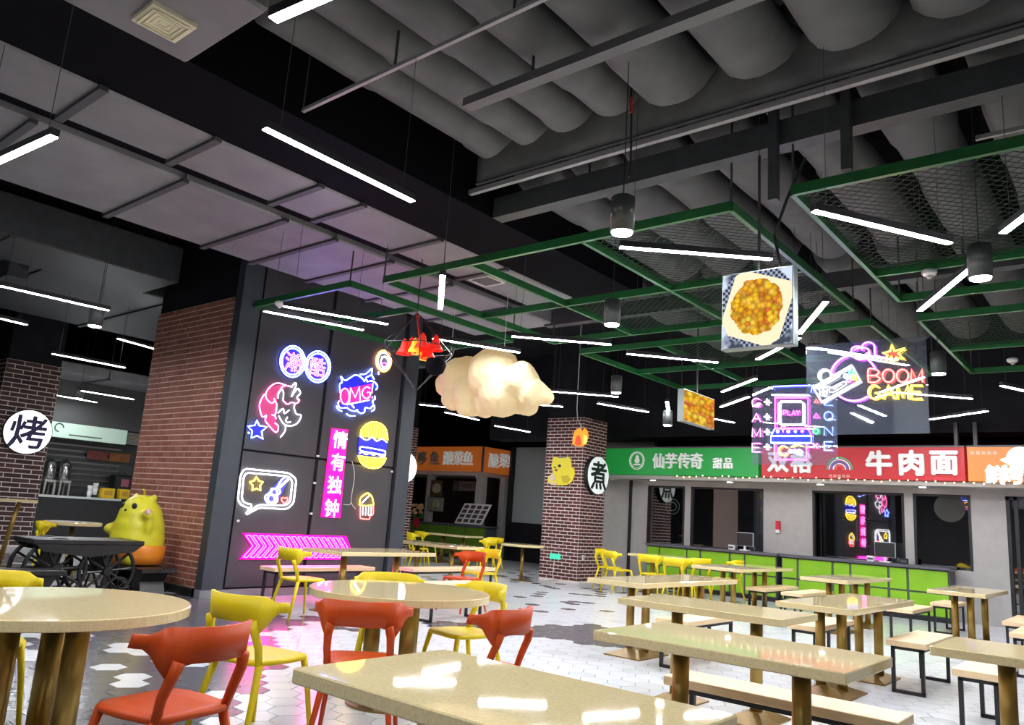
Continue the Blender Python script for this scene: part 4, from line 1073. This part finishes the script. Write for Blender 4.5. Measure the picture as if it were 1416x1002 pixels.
# ------------------------------------------------------------------ lime counter
YC0 = 15.6; HC = .94
cx0, cx1 = px(894, 760, Y=YC0).x, px(1312, 785, Y=YC0).x
M_cframe = mat('grey_counter_frame', (.07, .075, .085), .5)
def counter(label, x0, x1, n):
    t = thing('food_counter', label, 'counter', (0, 0, 0))
    MB().box((x0, YC0+.02, .08), (x1, YC0+.55, HC-.05)).obj('body', M_cframe, t)
    MB().box((x0-.02, YC0-.05, HC-.05), (x1+.02, YC0+.62, HC)).obj('countertop', mat('grey_countertop', (.10, .10, .12), .3), t, bevel=.006)
    MB().box((x0, YC0+.05, 0), (x1, YC0+.5, .08)).obj('plinth', M_black, t)
    W = (x1-x0)/n
    for k in range(n):
        big = k % 2 == 0
        a = x0+k*W+(.02 if big else -.35*W+.02); b2 = x0+(k+1)*W-(.02 if not big else .35*W+.02)
        for (z0, z1) in ((.50, HC-.07), (.10, .47)):
            MB().box((a, YC0, z0), (b2, YC0+.03, z1)).obj('panel', M_lime, t, bevel=.004)
    return t
xm = px(1077, 767, Y=YC0).x
counter('lime green panelled counter under the green dessert sign', cx0, xm-.05, 6)
counter('lime green panelled counter under the red noodle sign', xm+.05, cx1, 6)
# tills and boxes on the counters
def till(x, lab):
    t = thing('till_monitor', lab, 'monitor', (x, YC0+.3, HC))
    MB().box((-.09, -.07, 0), (.09, .07, .02)).obj('base', M_white, t); MB().box((-.02, -.01, .02), (.02, .02, .14)).obj('stem', M_white, t)
    MB().box((-.17, -.02, .10), (.17, .0, .36)).obj('screen', M_black, t); MB().box((-.18, 0, .09), (.18, .03, .37)).obj('back_case', mat('pale_case', (.6, .62, .65), .4), t)
till(px(1030, 745, Y=YC0+.3).x, 'till monitor on the counter under the green sign'); till(px(1224, 770, Y=YC0+.3).x, 'till monitor on the counter under the red sign')
for (a, lab) in ((1012, 'small white box beside the till under the green sign'), (1204, 'small white box beside the till under the red sign'), (1250, 'small black card reader on the counter under the red sign')):
    x = px(a, 760, Y=YC0+.2).x; t = thing('counter_box', lab, 'box', (x, YC0+.2, HC)); mm = M_black if 'black' in lab else M_white
    MB().box((-.06, -.05, 0), (.06, .05, .10)).obj('carton', mm, t, bevel=.004); MB().box((-.05, -.055, .03), (.05, -.05, .07)).obj('face', M_cframe, t)
t = thing('fire_alarm', 'red fire alarm sounder on the grey wall between the shop windows', 'alarm', px(1076.5, 728, Y=YW)); MB().box((-.05, -.05, -.1), (.05, 0, .12)).obj('body', mat('alarm_red', (.6, .02, .03), .4), t, bevel=.01); MB().box((-.04, -.06, -.13), (.04, 0, -.06)).obj('call_point', M_white, t)
t = thing('exit_sign', 'small green running man exit sign by the brown recess wall', 'sign', px(872, 677, Y=17.18)); MB().box((-.16, -.03, -.07), (.16, 0, .07)).obj('box', mat('exit_box', (.02, .12, .05), .4), t); MB().box((-.03, -.036, -.05), (.13, -.03, .05)).obj('lit_face', glow('exit', (.05, 1, .35), 2.0), t); MB().prism([(-.14, -.036, 0), (-.06, -.036, .05), (-.06, -.036, -.05)], (0, .006, 0)).obj('arrow', glow('exit', (.05, 1, .35), 2.0), t)
t = thing('security_camera', 'small white security camera under the green sign corner', 'camera', px(852, 660, Y=16.0)); MB().tube([(-.12, -.06, -.03), (.08, .03, 0)], .035, 10).obj('body', M_white, t, True); MB().tube([(-.13, -.064, -.033), (-.12, -.06, -.03)], .028, 10).obj('lens', M_black, t); MB().tube([(.05, .02, 0), (.05, .02, .35)], .012, 6).obj('arm', M_white, t)

# ------------------------------------------------------------------ orange fish stall in the middle distance
YF = 17.4
xf1 = px(668, 630, Y=YF).x; xf0 = px(566, 632, Y=YF).x; zf0, zf1 = px(668, 651.5, Y=YF).z, px(668, 617, Y=YF).z
yf2 = px(717, 640, X=xf1).y
t = thing('stall_sign', 'orange corner stall sign with white fish dish characters on both sides', 'sign', (0, 0, 0))
M_sgo2 = mat('burnt_orange_sign', (.42, .10, .015), .45, emit=(.5, .12, .015), es=.3)
MB().box((xf0-1.5, YF, zf0), (xf1, YF+.3, zf1)).obj('front_box', M_sgo2, t); MB().box((xf1-.3, YF+.3, zf0), (xf1, yf2, zf1)).obj('side_box', M_sgo2, t)
MB().box((xf1-.03, YF-.02, zf0-.02), (xf1+.02, YF+.03, zf1+.02)).obj('corner_trim', M_edge, t)
for ch, x, mm in (('哆', 585, mat('unlit_letter', (.3, .27, .25), .5)), ('鱼', 602, MATS.get('unlit_letter')), ('酸', 621, M_let), ('菜', 634.5, M_let), ('鱼', 648, M_let)):
    lettering('sign_character', ch, .46, px(x, 633, Y=YF)+Vector((0, -.03, 0)), AX_Y, mm or MATS['unlit_letter'], t, .03, 0, .006, .95)
for ch, x in (('酸', 682), ('菜', 696), ('鱼', 708)):
    lettering('sign_character', ch, .46, px(x, 636.5, X=xf1)+Vector((.03, 0, 0)), AX_X, M_let, t, .03, 0, .006)
MB().box((xf0-1.5, YF+.2, zf0-.12), (xf1-.2, yf2, zf0)).obj('soffit', MATS['soffit_grey'], t)
struct('wall_stall', MB().box((xf0-2.5, yf2+1.5, 0), (xf1+.1, yf2+1.6, 3.4)), mat('maroon_back_wall', (.035, .012, .014), .7))
def colx(a, Y): return px(a, 700, Y=Y).x
for i, (a, w_) in enumerate(((662, .14), (592, .10))):
    x = colx(a, YF+.35); MB().box((x-w_, YF+.3, 0), (x+w_, YF+.5, zf0-.1)).obj('trim_%d' % (4+i), M_grey, None, kind='structure')
x = px(703, 700, X=xf1); MB().box((xf1-.2, x.y-.25, 0), (xf1, x.y+.25, zf0-.1)).obj('trim_6', M_grey, None, kind='structure')
MB().box((xf1-.6, YF+.6, 0), (xf1-.45, yf2-.5, zf0-.1)).obj('trim_7', M_black, None, kind='structure')
# soffit spots
for a, b_ in ((600, 653), (662, 655)):
    p = px(a, b_, Z=zf0-.12); t = thing('soffit_spot', 'small round spot light under the orange stall sign', 'light', (px(a, b_, Y=YF+.5).x, YF+.5, zf0-.14), 0, 'soffit spots under the orange stall sign')
    MB().lathe([(.07, 0), (.07, .02)], 16).obj('lens', glow('spot', (1, .97, .9), 12), t); MB().lathe([(.09, .006), (.09, .02)], 16).obj('rim', M_white, t)
# stall counter
t = thing('food_counter', 'lime counter of the orange fish stall', 'counter', (0, 0, 0))
xa, xb = xf0-1.2, px(668, 735, Y=YF-.1).x
zc = .98
MB().box((xa, YF, .05), (xb, YF+.5, zc-.05)).obj('body', M_cframe, t); MB().box((xa, YF-.05, zc-.05), (xb+.05, YF+.55, zc)).obj('countertop', MATS['grey_countertop'], t)
n = 6
for k in range(n): MB().box((xa+(xb-xa)*k/n+.02, YF-.03, .1), (xa+(xb-xa)*(k+1)/n-.02, YF, zc-.07)).obj('panel', mat('olive_panel', (.10, .20, .012), .45), t)
# tilted menu board of dishes on the counter
pc = px(648, 712, Y=YF+.1)
t = thing('menu_board', 'tilted white menu board with rows of dish photos on the stall counter', 'menu', (pc.x, YF+.1, zc), 0)
b = MB().box((-.55, -.02, 0), (.55, 0, .62)); o = b.obj('board', M_white, t); 
sh = Matrix(((1, 0, .28, 0), (0, 1, .35, 0), (0, 0, 1, .02), (0, 0, 0, 1)))
for ch in (o,): ch.data.transform(sh)
dm = MB().box((-.09, -.03, -.05), (.09, -.02, .05)).mesh('dish_photo', mat('dish_dark', (.09, .05, .05), .5, var=.6, vscale=20))
for i in range(4):
    for j in range(4):
        d_ = link('dish_photo', dm.copy(), t); d_.data.transform(sh @ Matrix.Translation((-.39+j*.26, 0, .10+i*.14)))
MB().box((-.3, .05, 0), (.3, .3, .05)).obj('stand', M_black, t)
# posters and certificates
def poster(lab, a, b_, c_, d_, Y, m, inner=None):
    p, q = px(a, b_, Y=Y), px(c_, d_, Y=Y); t = thing('poster', lab, 'poster', ((p.x+q.x)/2, Y, q.z)); W, H = q.x-p.x, p.z-q.z
    MB().box((-W/2, -.02, 0), (W/2, 0, H)).obj('sheet', m, t); MB().box((-W/2-.01, -.012, -.01), (W/2+.01, .004, H+.01)).obj('frame', M_black, t)
    if inner: inner(t, W, H)
M_pap = mat('paper_white', (.62, .64, .62), .6)
def bowl(t, W, H):
    MB().sphere((0, -.02, H*.5), min(W, H)*.42, (1, .08, .8)).obj('printed_bowl', mat('bowl_print', (.35, .34, .2), .5, var=.6, vscale=15), t, True)
poster('poster of a bowl on the stall pillar', 592, 687, 613, 707, YF+.299, mat('poster_grey', (.25, .25, .22), .5), bowl)
poster('tall brown food poster on the stall pillar', 597, 664, 611, 686, YF+.299, mat('poster_brown', (.10, .045, .02), .5), bowl)
poster('white licence sheet on the dark stall wall', 636, 665, 657, 679, yf2+1.499, M_pap, lambda t, W, H: MB().box((-W*.3, -.024, H*.3), (W*.3, -.02, H*.7)).obj('printed_text', mat('print_grey', (.35, .36, .36), .6), t))
poster('small grey licence sheet on the dark stall wall', 627, 664, 634.5, 679, yf2+1.499, mat('paper_grey', (.25, .26, .26), .6), lambda t, W, H: MB().box((-W*.3, -.024, H*.3), (W*.3, -.02, H*.7)).obj('printed_text', mat('print_grey', (.35, .36, .36), .6), t))
# flower arrangement
p = px(578, 712, Y=YF-.25)
t = thing('flower_stand', 'flower arrangement with red ribbon beside the stall counter', 'flowers', (p.x, YF-.3, 0))
MB().tube([(0, 0, 0), (0, 0, 1.1)], .03, 8).obj('pole', M_black, t); b = MB()
for k in range(14): a = k*2.4; b.sphere((.14*math.cos(a), .14*math.sin(a), 1.35+.12*math.sin(k*3)), .06, n=1)
b.obj('blossom', mat('cream_blossom', (.6, .35, .15), .6), t); b = MB()
for k in range(16): a = k*2.4; b.prism([(.05*math.cos(a), .05*math.sin(a), 1.1), (.25*math.cos(a), .25*math.sin(a), 1.2+.1*math.sin(k)), (.2*math.cos(a+.4), .2*math.sin(a+.4), 1.05)], (0, 0, .006))
b.obj('foliage', mat('leaf_green', (.03, .12, .02), .5), t); MB().box((-.08, -.06, .8), (.08, .06, 1.1)).obj('red_ribbon', mat('ribbon_red', (.5, .01, .03), .5), t)
# white wall with dark wainscot
xr = px(751, 700, Y=18.8).x; xl = px(716, 700, Y=18.8).x
wl = struct('wall_white', MB().box((xl-.2, 18.8, 1.15), (xr+1.6, 18.95, 3.45)), mat('pale_grey_wall', (.40, .43, .43), .7))
struct('baseboard_back', MB().box((xl-.2, 18.78, 0), (xr+1.6, 18.95, 1.15)), M_dark)
struct('trim_8', MB().box((xl-.28, 18.6, 0), (xl-.2, 18.95, 3.45)), M_black)

# ------------------------------------------------------------------ round pillar signs
def disc_sign(lab, c, r, ax, ch, face, ink, depth=.07, bold=.03):
    t = thing('round_sign', lab, 'sign', c)
    d = MB().lathe([(r, 0), (r, depth)], 48).mesh('light_box', M_black); d.transform(ax); link('light_box', d, t)
    d = MB().lathe([(r*.97, depth), (r*.97, depth+.012)], 48).mesh('lit_face', face); d.transform(ax); link('lit_face', d, t)
    if ch: lettering('sign_character', ch, r*1.55, ax @ Vector((0, 0, depth+.016)), ax, ink, t, .006, 0, r*.03)
    return t
M_face1 = mat('lit_white_face', (.9, .9, .9), .5, emit=(.97, .98, 1), es=1.6); M_face2 = mat('white_sign_face', (.72, .78, .76), .5, emit=(.85, .95, .92), es=.45)
M_inkp = mat('indigo_ink', (.03, .02, .10), .5)
disc_sign('round glowing white sign with the roast character on the brown brick pillar', px(37, 597, X=-18.38), .47, AX_X, '烤', M_face1, M_inkp)
disc_sign('round white sign with the boil character on the maroon brick pillar', px(822, 657, X=-9.72), .43, AX_X, '煮', M_face2, M_black, .10)
p = px(556, 646, X=q.x); 
disc_sign('round glowing white sign half hidden behind the neon wall', Vector((pD.children[0].bound_box[4][0] if False else px(575, 640, Y=15.2).x+.02, 14.75, px(558, 646, X=px(575, 640, Y=15.2).x).z)), .42, AX_X, '', M_face1, M_inkp)

# cut-out yellow bear panel on pillar
Yp = 14.21
t = thing('bear_panel', 'yellow cut out bear picture holding food on the maroon brick pillar', 'wall panel', (0, 0, 0))
def bp(pts, d, m, name, lift=0): MB().prism([px(700+x/4.72, 540+y/4.72, Y=Yp-lift) for x, y in pts], (0, -d, 0)).obj(name, m, t)
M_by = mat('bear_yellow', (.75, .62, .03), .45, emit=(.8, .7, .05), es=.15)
bp([(310,435),(330,430),(345,440),(390,440),(410,430),(425,450),(430,500),(448,510),(450,545),(435,590),(400,615),(340,618),(300,610),(275,600),(280,560),(310,540),(300,490)], .03, M_by, 'body_cutout')
bp([(300,545),(322,550),(325,575),(300,590),(282,580),(283,560)], .012, mat('bear_peach', (.8, .6, .45), .5), 'food_item', .03); bp([(285,590),(330,600),(325,618),(290,612)], .012, MATS['bear_peach'], 'paper_bag', .03)
for (x, y, r) in ((348, 490, 10), (318, 500, 6)): bp([(x+r*math.cos(k*PI/5), y+r*math.sin(k*PI/5)) for k in range(10)], .006, M_black, 'eye', .03)
bp([(320,508),(335,512),(330,528),(316,520)], .006, mat('bear_brown', (.3, .15, .05), .5), 'muzzle', .03)
bp([(360,560),(400,552),(420,580),(400,604),(370,600)], .008, mat('bear_shade', (.62, .46, .02), .5), 'arm', .03)
# hanging flame ornament
Yo = 13.6
t = thing('flame_ornament', 'orange and yellow flame shaped ornament hanging before the maroon pillar', 'ornament', (0, 0, 0))
def fp(pts, m, name, lift=0, d=.05): MB().prism([px(700+x/4.72, 540+y/4.72, Y=Yo-lift) for x, y in pts], (0, -d, 0)).obj(name, m, t)
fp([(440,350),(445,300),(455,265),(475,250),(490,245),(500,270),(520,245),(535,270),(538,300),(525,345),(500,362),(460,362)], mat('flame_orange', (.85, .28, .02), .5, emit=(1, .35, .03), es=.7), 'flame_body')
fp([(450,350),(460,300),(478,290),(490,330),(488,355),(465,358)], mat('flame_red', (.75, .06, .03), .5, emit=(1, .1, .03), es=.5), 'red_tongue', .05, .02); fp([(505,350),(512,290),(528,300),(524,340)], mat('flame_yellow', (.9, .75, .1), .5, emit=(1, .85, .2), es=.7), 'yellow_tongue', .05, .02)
pz = px(700+495/4.72, 540+248/4.72, Y=Yo-.02)
MB().tube([pz, pz+Vector((-.03, 0, .08)), pz+Vector((-.13, 0, .2)), pz+Vector((-.16, 0, .45)), (pz.x-.16, pz.y, above(pz.x-.16, pz.y, pz.z+.5))], .008, 5).obj('cord', M_white, t)
# teal sticker and socket on the pillar
t = thing('wall_notice', 'small teal lit notice low on the maroon brick pillar', 'notice', px(768, 769, Y=14.2)); MB().box((-.14, -.025, -.06), (.14, 0, .06)).obj('plate', mat('teal_notice', (.05, .5, .35), .4, emit=(.1, .9, .6), es=.5), t); MB().tube([(-.02, -.01, -.06), (-.04, -.01, -.4), (-.02, -.01, -.75)], .006, 5).obj('lead', M_white, t)
t = thing('wall_socket', 'small white socket on the maroon brick pillar', 'socket', px(806, 770.5, X=-9.715)); MB().box((0, -.04, -.05), (.015, .04, .05)).obj('plate', M_white, t); MB().box((.014, -.02, -.02), (.018, .02, .02)).obj('sockets', M_grey, t)

# ------------------------------------------------------------------ stall in the left hall
XL = -21.0
ya, yb = px(76, 590, X=XL).y, px(176, 600, X=XL).y; za, zb_ = px(120, 608.5, X=XL).z, px(120, 588, X=XL).z
t = thing('stall_sign', 'pale mint stall sign above the dark drinks counter', 'sign', (0, 0, 0))
M_mint = mat('mint_sign', (.38, .50, .42), .5, emit=(.45, .6, .5), es=.3)
MB().box((XL-.15, ya-.8, za), (XL, yb, zb_)).obj('sign_box', M_mint, t)
lettering('sign_caption', 'PREMIUM  DRINK  CENTRE', .09, px(112, 605, X=XL)+Vector((.01, 0, 0)), AX_X, mat('dark_caption', (.06, .08, .07), .5), t, .004) if False else MB().box((XL, ya+.35, za+.07), (XL+.01, ya+1.15, za+.10)).obj('caption_line', mat('dark_caption', (.06, .08, .07), .5), t)
MB().tube([(XL+.01, ya+.1+.10*math.cos(k*PI/8), za+.24+.10*math.sin(k*PI/8)) for k in range(13)], .015, 6).obj('emblem', MATS['dark_caption'], t)
for k in range(9): MB().box((XL-.1, yb+.02, za+.02+k*.036), (XL-.06, yb+1.5, za+.044+k*.036)).obj('slat', mat('taupe_slat', (.25, .23, .19), .5), t)
struct('wall_drinks', MB().box((XL-1.3, 5.5, 0), (XL-1.2, 14, 2.55)), mat('grey_kitchen_wall', (.075, .08, .08), .5, var=.2))
struct('trim_9', MB().box((XL-1.3, 4.5, zb_), (XL-.05, 15, 4.0)), mat('grey_bulkhead', (.06, .06, .06), .6))
for k in range(8):
    t = thing('kitchen_shelf', 'thin steel shelf line on the drinks stall back wall', 'shelf', (XL-1.2, 8.6, 1.35+k*.15), 0, 'shelf lines of the drinks stall')
    MB().box((0, -1.3, 0), (.12, 1.1, .02)).obj('board', mat('shelf_grey', (.2, .2, .2), .4), t); MB().box((0, -1.3, -.03), (.02, 1.1, 0)).obj('lip', M_grey, t)
t = thing('food_counter', 'black drinks counter with a pale top edge and mint sign above', 'counter', (0, 0, 0))
MB().box((XL-.5, ya-1, 0), (XL, yb+1.2, 1.02)).obj('body', M_black, t); MB().box((XL-.55, ya-1, 1.02), (XL+.05, yb+.1, 1.07)).obj('countertop', mat('pale_top', (.6, .62, .62), .3), t)
def urn(a, b_, lab):
    p = px(a, b_, X=XL-1.0); t = thing('drink_dispenser', lab, 'dispenser', (XL-.9, p.y, 1.45))
    MB().lathe([(.13, 0), (.15, .05), (.15, .42), (.10, .48), (.03, .55)], 18).obj('barrel', mat('chrome', (.5, .5, .52), .2, .9), t, True); MB().box((.13, -.02, .08), (.2, .02, .12)).obj('tap', M_black, t); MB().box((-.2, -.13, -.06), (.2, .13, 0)).obj('shelf_stand', M_grey, t)
    MB().box((-.19, -.13, -.38), (-.15, -.09, -.06)).obj('stand_leg', M_grey, t); MB().box((.15, .09, -.38), (.19, .13, -.06)).obj('stand_leg', M_grey, t); MB().box((.15, -.13, -.38), (.19, -.09, -.06)).obj('stand_leg', M_grey, t); MB().box((-.19, .09, -.38), (-.15, .13, -.06)).obj('stand_leg', M_grey, t)
urn(66, 652, 'steel drink urn beside the brown brick pillar'); urn(87, 652, 'second steel drink urn, further from the brown brick pillar')
for a, w_, lab in ((147, .34, 'bright yellow carton pair on the drinks counter'), (170, .26, 'single bright yellow carton on the drinks counter end')):
    p = px(a, 684, X=XL-.2); t = thing('paper_carton', lab, 'carton', (XL-.2, p.y, 1.07)); MB().box((-.1, -w_/2, 0), (.1, w_/2, .26)).obj('carton', mat('carton_yellow', (.75, .5, .01), .5), t, bevel=.01); MB().box((.1, -w_*.3, .08), (.104, w_*.3, .2)).obj('label', mat('carton_label', (.55, .3, .02), .5), t)
p = px(126, 676, X=XL-.2); t = thing('cup_stack', 'stack of white paper cups on the drinks counter', 'cups', (XL-.2, p.y, 1.07))
for k in range(4): MB().lathe([(.05, k*.07), (.065, k*.07+.16)], 14, (0, .1 if k % 2 else -.03, 0)).obj('cup', M_white, t, True)
t = thing('coffee_machine', 'black machine behind the yellow cartons', 'machine', (XL-.8, px(166, 665, X=XL-.9).y, 1.0)); MB().box((-.2, -.25, 0), (.2, .25, .7)).obj('body', M_black, t, bevel=.03); MB().box((.2, -.1, .4), (.22, .1, .6)).obj('panel', mat('pink_panel', (.4, .1, .15), .4), t); MB().box((-.25, -.3, -1), (.25, .3, 0)).obj('stand', M_dark, t)
p1, p2 = px(117, 622, X=XL-1.19), px(176, 640, X=XL-1.19)
t = thing('menu_board', 'dim red and brown menu board on the drinks stall wall', 'menu', (XL-1.06, (p1.y+p2.y)/2, p2.z)); 
for k in range(2): MB().box((0, (-.48 if k == 0 else .02)*(p2.y-p1.y), 0), (.03, (-.02 if k == 0 else .48)*(p2.y-p1.y), p1.z-p2.z)).obj('board_panel', mat('menu_red_%d' % k, ((.10, .02, .015), (.13, .05, .015))[k], .5, emit=((.10, .02, .015), (.15, .05, .01))[k], es=.25, var=.5, vscale=6), t)
# furniture of the left hall
round_table(-13.5, 5.35, .42, 'small round beige table between the cart and the drinks counter', 1)
chair('y', -12.3, 4.7, 60, 'yellow plastic chair behind the antique cart by the drinks counter')
q2 = px(38, 691, Z=1.05)
t = thing('bar_table', 'tall bar table with a slanted brass leg before the brown brick pillar', 'table', (q2.x-.3, q2.y-.05, 0)); MB().lathe([(.30, 1.01), (.30, 1.05)], 30).obj('tabletop', M_top, t); MB().tube([(-.12, -.05, .02), (.06, .02, 1.01)], .035, 10).obj('leg', M_brass, t, True); MB().lathe([(.2, 0), (.2, .02)], 24, (-.12, -.05, 0)).obj('base_plate', M_steelb, t)

# ------------------------------------------------------------------ antique cart, bench and statue
M_aw = mat('ebony_wood', (.018, .016, .016), .35, var=.4, vscale=6, stretch=(1, 8, 1))
XC = -10.0
def cp(a, b_, x=XC): return px(a, b_, X=x)
ct = thing('antique_cart', 'black antique wooden cart table on spoked wheels', 'cart', (0, 0, 0))
ya, yb = cp(33, 742).y, cp(183, 750).y; zt = .70
pts = []
for k in range(25): a = -PI/2+PI*k/24; pts.append((XC-.05+.34*math.cos(a)*0-.0, 0, 0))
L = (yb-ya); ymid = (ya+yb)/2
prof = [(-.5, -.26), (-.44, -.31), (0, -.33), (.44, -.31), (.5, -.26), (.5, .26), (.44, .31), (0, .33), (-.44, .31), (-.5, .26)]
for k in range(3):
    f0, f1 = -.33+k*.22+.003, -.33+(k+1)*.22-.003
    MB().prism([(XC+f0, ya, zt-.05), (XC+f1, ya, zt-.05), (XC+f1, yb, zt-.05), (XC+f0, yb, zt-.05)], (0, 0, .05)).obj('plank', M_aw, ct, bevel=.006)
MB().prism([(XC+.30, ya+.02, zt-.05), (XC+.30, yb-.02, zt-.05), (XC+.30, yb-.12, zt-.13), (XC+.30, ymid, zt-.19), (XC+.30, ya+.12, zt-.13)], (.035, 0, 0)).obj('side_rail', M_aw, ct)
MB().prism([(XC-.34, ya+.02, zt-.05), (XC-.34, yb-.02, zt-.05), (XC-.34, yb-.12, zt-.13), (XC-.34, ymid, zt-.19), (XC-.34, ya+.12, zt-.13)], (.035, 0, 0)).obj('side_rail', M_aw, ct)
def wheel(y, z, x, r, sp, parent, nm='wheel'):
    b = MB(); n = 36
    b.tube([(x, y+r*.93*math.cos(2*PI*k/n), z+r*.93*math.sin(2*PI*k/n)) for k in range(n)], r*.07, 8, True)
    o = b.obj(nm, M_aw, parent, True)
    for k in range(sp):
        a = 2*PI*k/sp+.1; MB().tube([(x, y, z), (x, y+r*.9*math.cos(a), z+r*.9*math.sin(a))], .018*r/.4, 6).obj('spoke', M_aw, o)
    h = MB().lathe([(.06*r/.4, -.05), (.075*r/.4, 0), (.06*r/.4, .05)], 16).mesh('hub', M_aw); h.transform(Matrix.Translation((x, y, z)) @ Matrix.Rotation(PI/2, 4, 'Y')); link('hub', h, o)
w1, w2 = cp(68, 776), cp(137, 790)
wheel(w1.y, .36, XC+.20, .36, 10, ct); wheel(w2.y, .34, XC+.20, .34, 10, ct); wheel(cp(150, 800).y, .14, XC+.28, .14, 8, ct, 'small_wheel')
wheel(w1.y, .36, XC-.22, .36, 10, ct); wheel(w2.y, .34, XC-.22, .34, 10, ct)
for y, z in ((w1.y, .36), (w2.y, .34)): MB().tube([(XC-.26, y, z), (XC+.24, y, z)], .03, 8).obj('axle', M_aw, ct); MB().box((XC-.2, y-.04, z), (XC+.2, y+.04, zt-.05)).obj('bolster', M_aw, ct)
MB().box((XC-.05, w1.y, .33), (XC+.0, w2.y, .38)).obj('reach_beam', M_aw, ct)
# low stool cart beside it
sp_ = px(20, 790, Z=.42); 
t = thing('antique_stool', 'low black antique stool with curved bracket legs beside the cart', 'stool', (-9.3, px(18, 800, X=-9.3).y, 0))
for k in range(2): MB().box((-.2+k*.2+.003, -.5, .36), (k*.2-.003, .45, .41)).obj('plank', M_aw, t, bevel=.005)
for s in (-1, 1):
    y = s*.25; MB().prism([(-.16, y-.16*s, .36), (-.16, y+.12*s, .36), (-.16, y+.04*s, .2), (-.16, y+.12*s, .03), (-.16, y-.12*s, .03), (-.16, y-.04*s, .2)], (.32, 0, 0)).obj('bracket_leg', M_aw, t); MB().box((-.2, y-.15, 0), (.2, y+.15, .03)).obj('foot', M_aw, t)
XM, YM = -10.55, 5.03
t = thing('antique_bench', 'black bench with bracket legs against the broad red brick pillar', 'bench', (XM, YM, 0))
for k in range(2): MB().box((-.62, -.24+k*.24+.003, .30), (.72, k*.24-.003, .35)).obj('plank', M_aw, t, bevel=.005)
for x in (-.42, .48):
    MB().prism([(x-.16, -.16, .30), (x+.16, -.16, .30), (x+.06, -.16, .18), (x+.13, -.16, .03), (x-.13, -.16, .03), (x-.06, -.16, .18)], (0, .32, 0)).obj('bracket_leg', M_aw, t); MB().box((x-.16, -.2, 0), (x+.16, .2, .03)).obj('foot', M_aw, t)
# plump yellow animal statue, facing left of the picture
t = thing('animal_statue', 'plump yellow animal statue in an orange apron sitting on the black bench', 'statue', (XM+.02, YM-.02, .35), math.radians(288))
M_sy = mat('statue_yellow', (.72, .66, .03), .35, coat=.3); M_so = mat('statue_orange', (.85, .26, .02), .4); M_sp = mat('statue_pink', (.8, .45, .5), .4)
b = MB(); b.sphere((0, 0, .32), .345, (1, .98, .95), 3).sphere((0, 0, .46), .325, (1, .97, 1), 3).sphere((.01, 0, .60), .285, (1, .98, 1), 3).sphere((.03, 0, .71), .225, (1.05, 1, .9), 3)
for s in (-1, 1):
    b.sphere((-.02, s*.16, .88), .055, (.8, 1, 1), 2); b.sphere((.22, s*.17, .08), .11, (1.2, .9, .8), 2)
b.sphere((.12, .28, .52), .07, (1, 1, 2.0), 2).sphere((.16, .29, .66), .075, (1, 1, 1), 2).sphere((.2, -.26, .45), .08, (1.6, 1, 1), 2)
o = b.obj('body', M_sy, t, True); md = o.modifiers.new('merge', 'REMESH'); md.mode = 'VOXEL'; md.voxel_size = .025; md.use_smooth_shade = True; md = o.modifiers.new('soften', 'SMOOTH'); md.factor = .6; md.iterations = 5
b = MB(); b.lathe([(.345, .02), (.362, .12), (.365, .24), (.355, .26)], 36); b.obj('apron', M_so, t, True)
MB().tube([(.27, -.16, .5), (.31, 0, .38), (.2, .25, .27)], .02, 6).obj('strap', M_so, t)
for s in (-1, 1): MB().sphere((.225, s*.095, .755), .042, (.6, 1, 1.1), 2).obj('eye', M_black, t, True)
MB().sphere((.265, 0, .70), .022, (.8, 1.2, .9), 2).obj('nose', M_black, t, True); MB().sphere((.255, 0, .63), .04, (.6, 1.1, .9), 2).obj('mouth', M_sp, t, True); MB().sphere((.19, .31, .69), .055, (.7, .7, .9), 2).obj('paw_pad', M_sp, t, True)
MB().tube([(0, 0, .9), (.02, .01, .97), (.06, .02, .98)], .012, 6).obj('hair_tuft', M_sy, t, True)
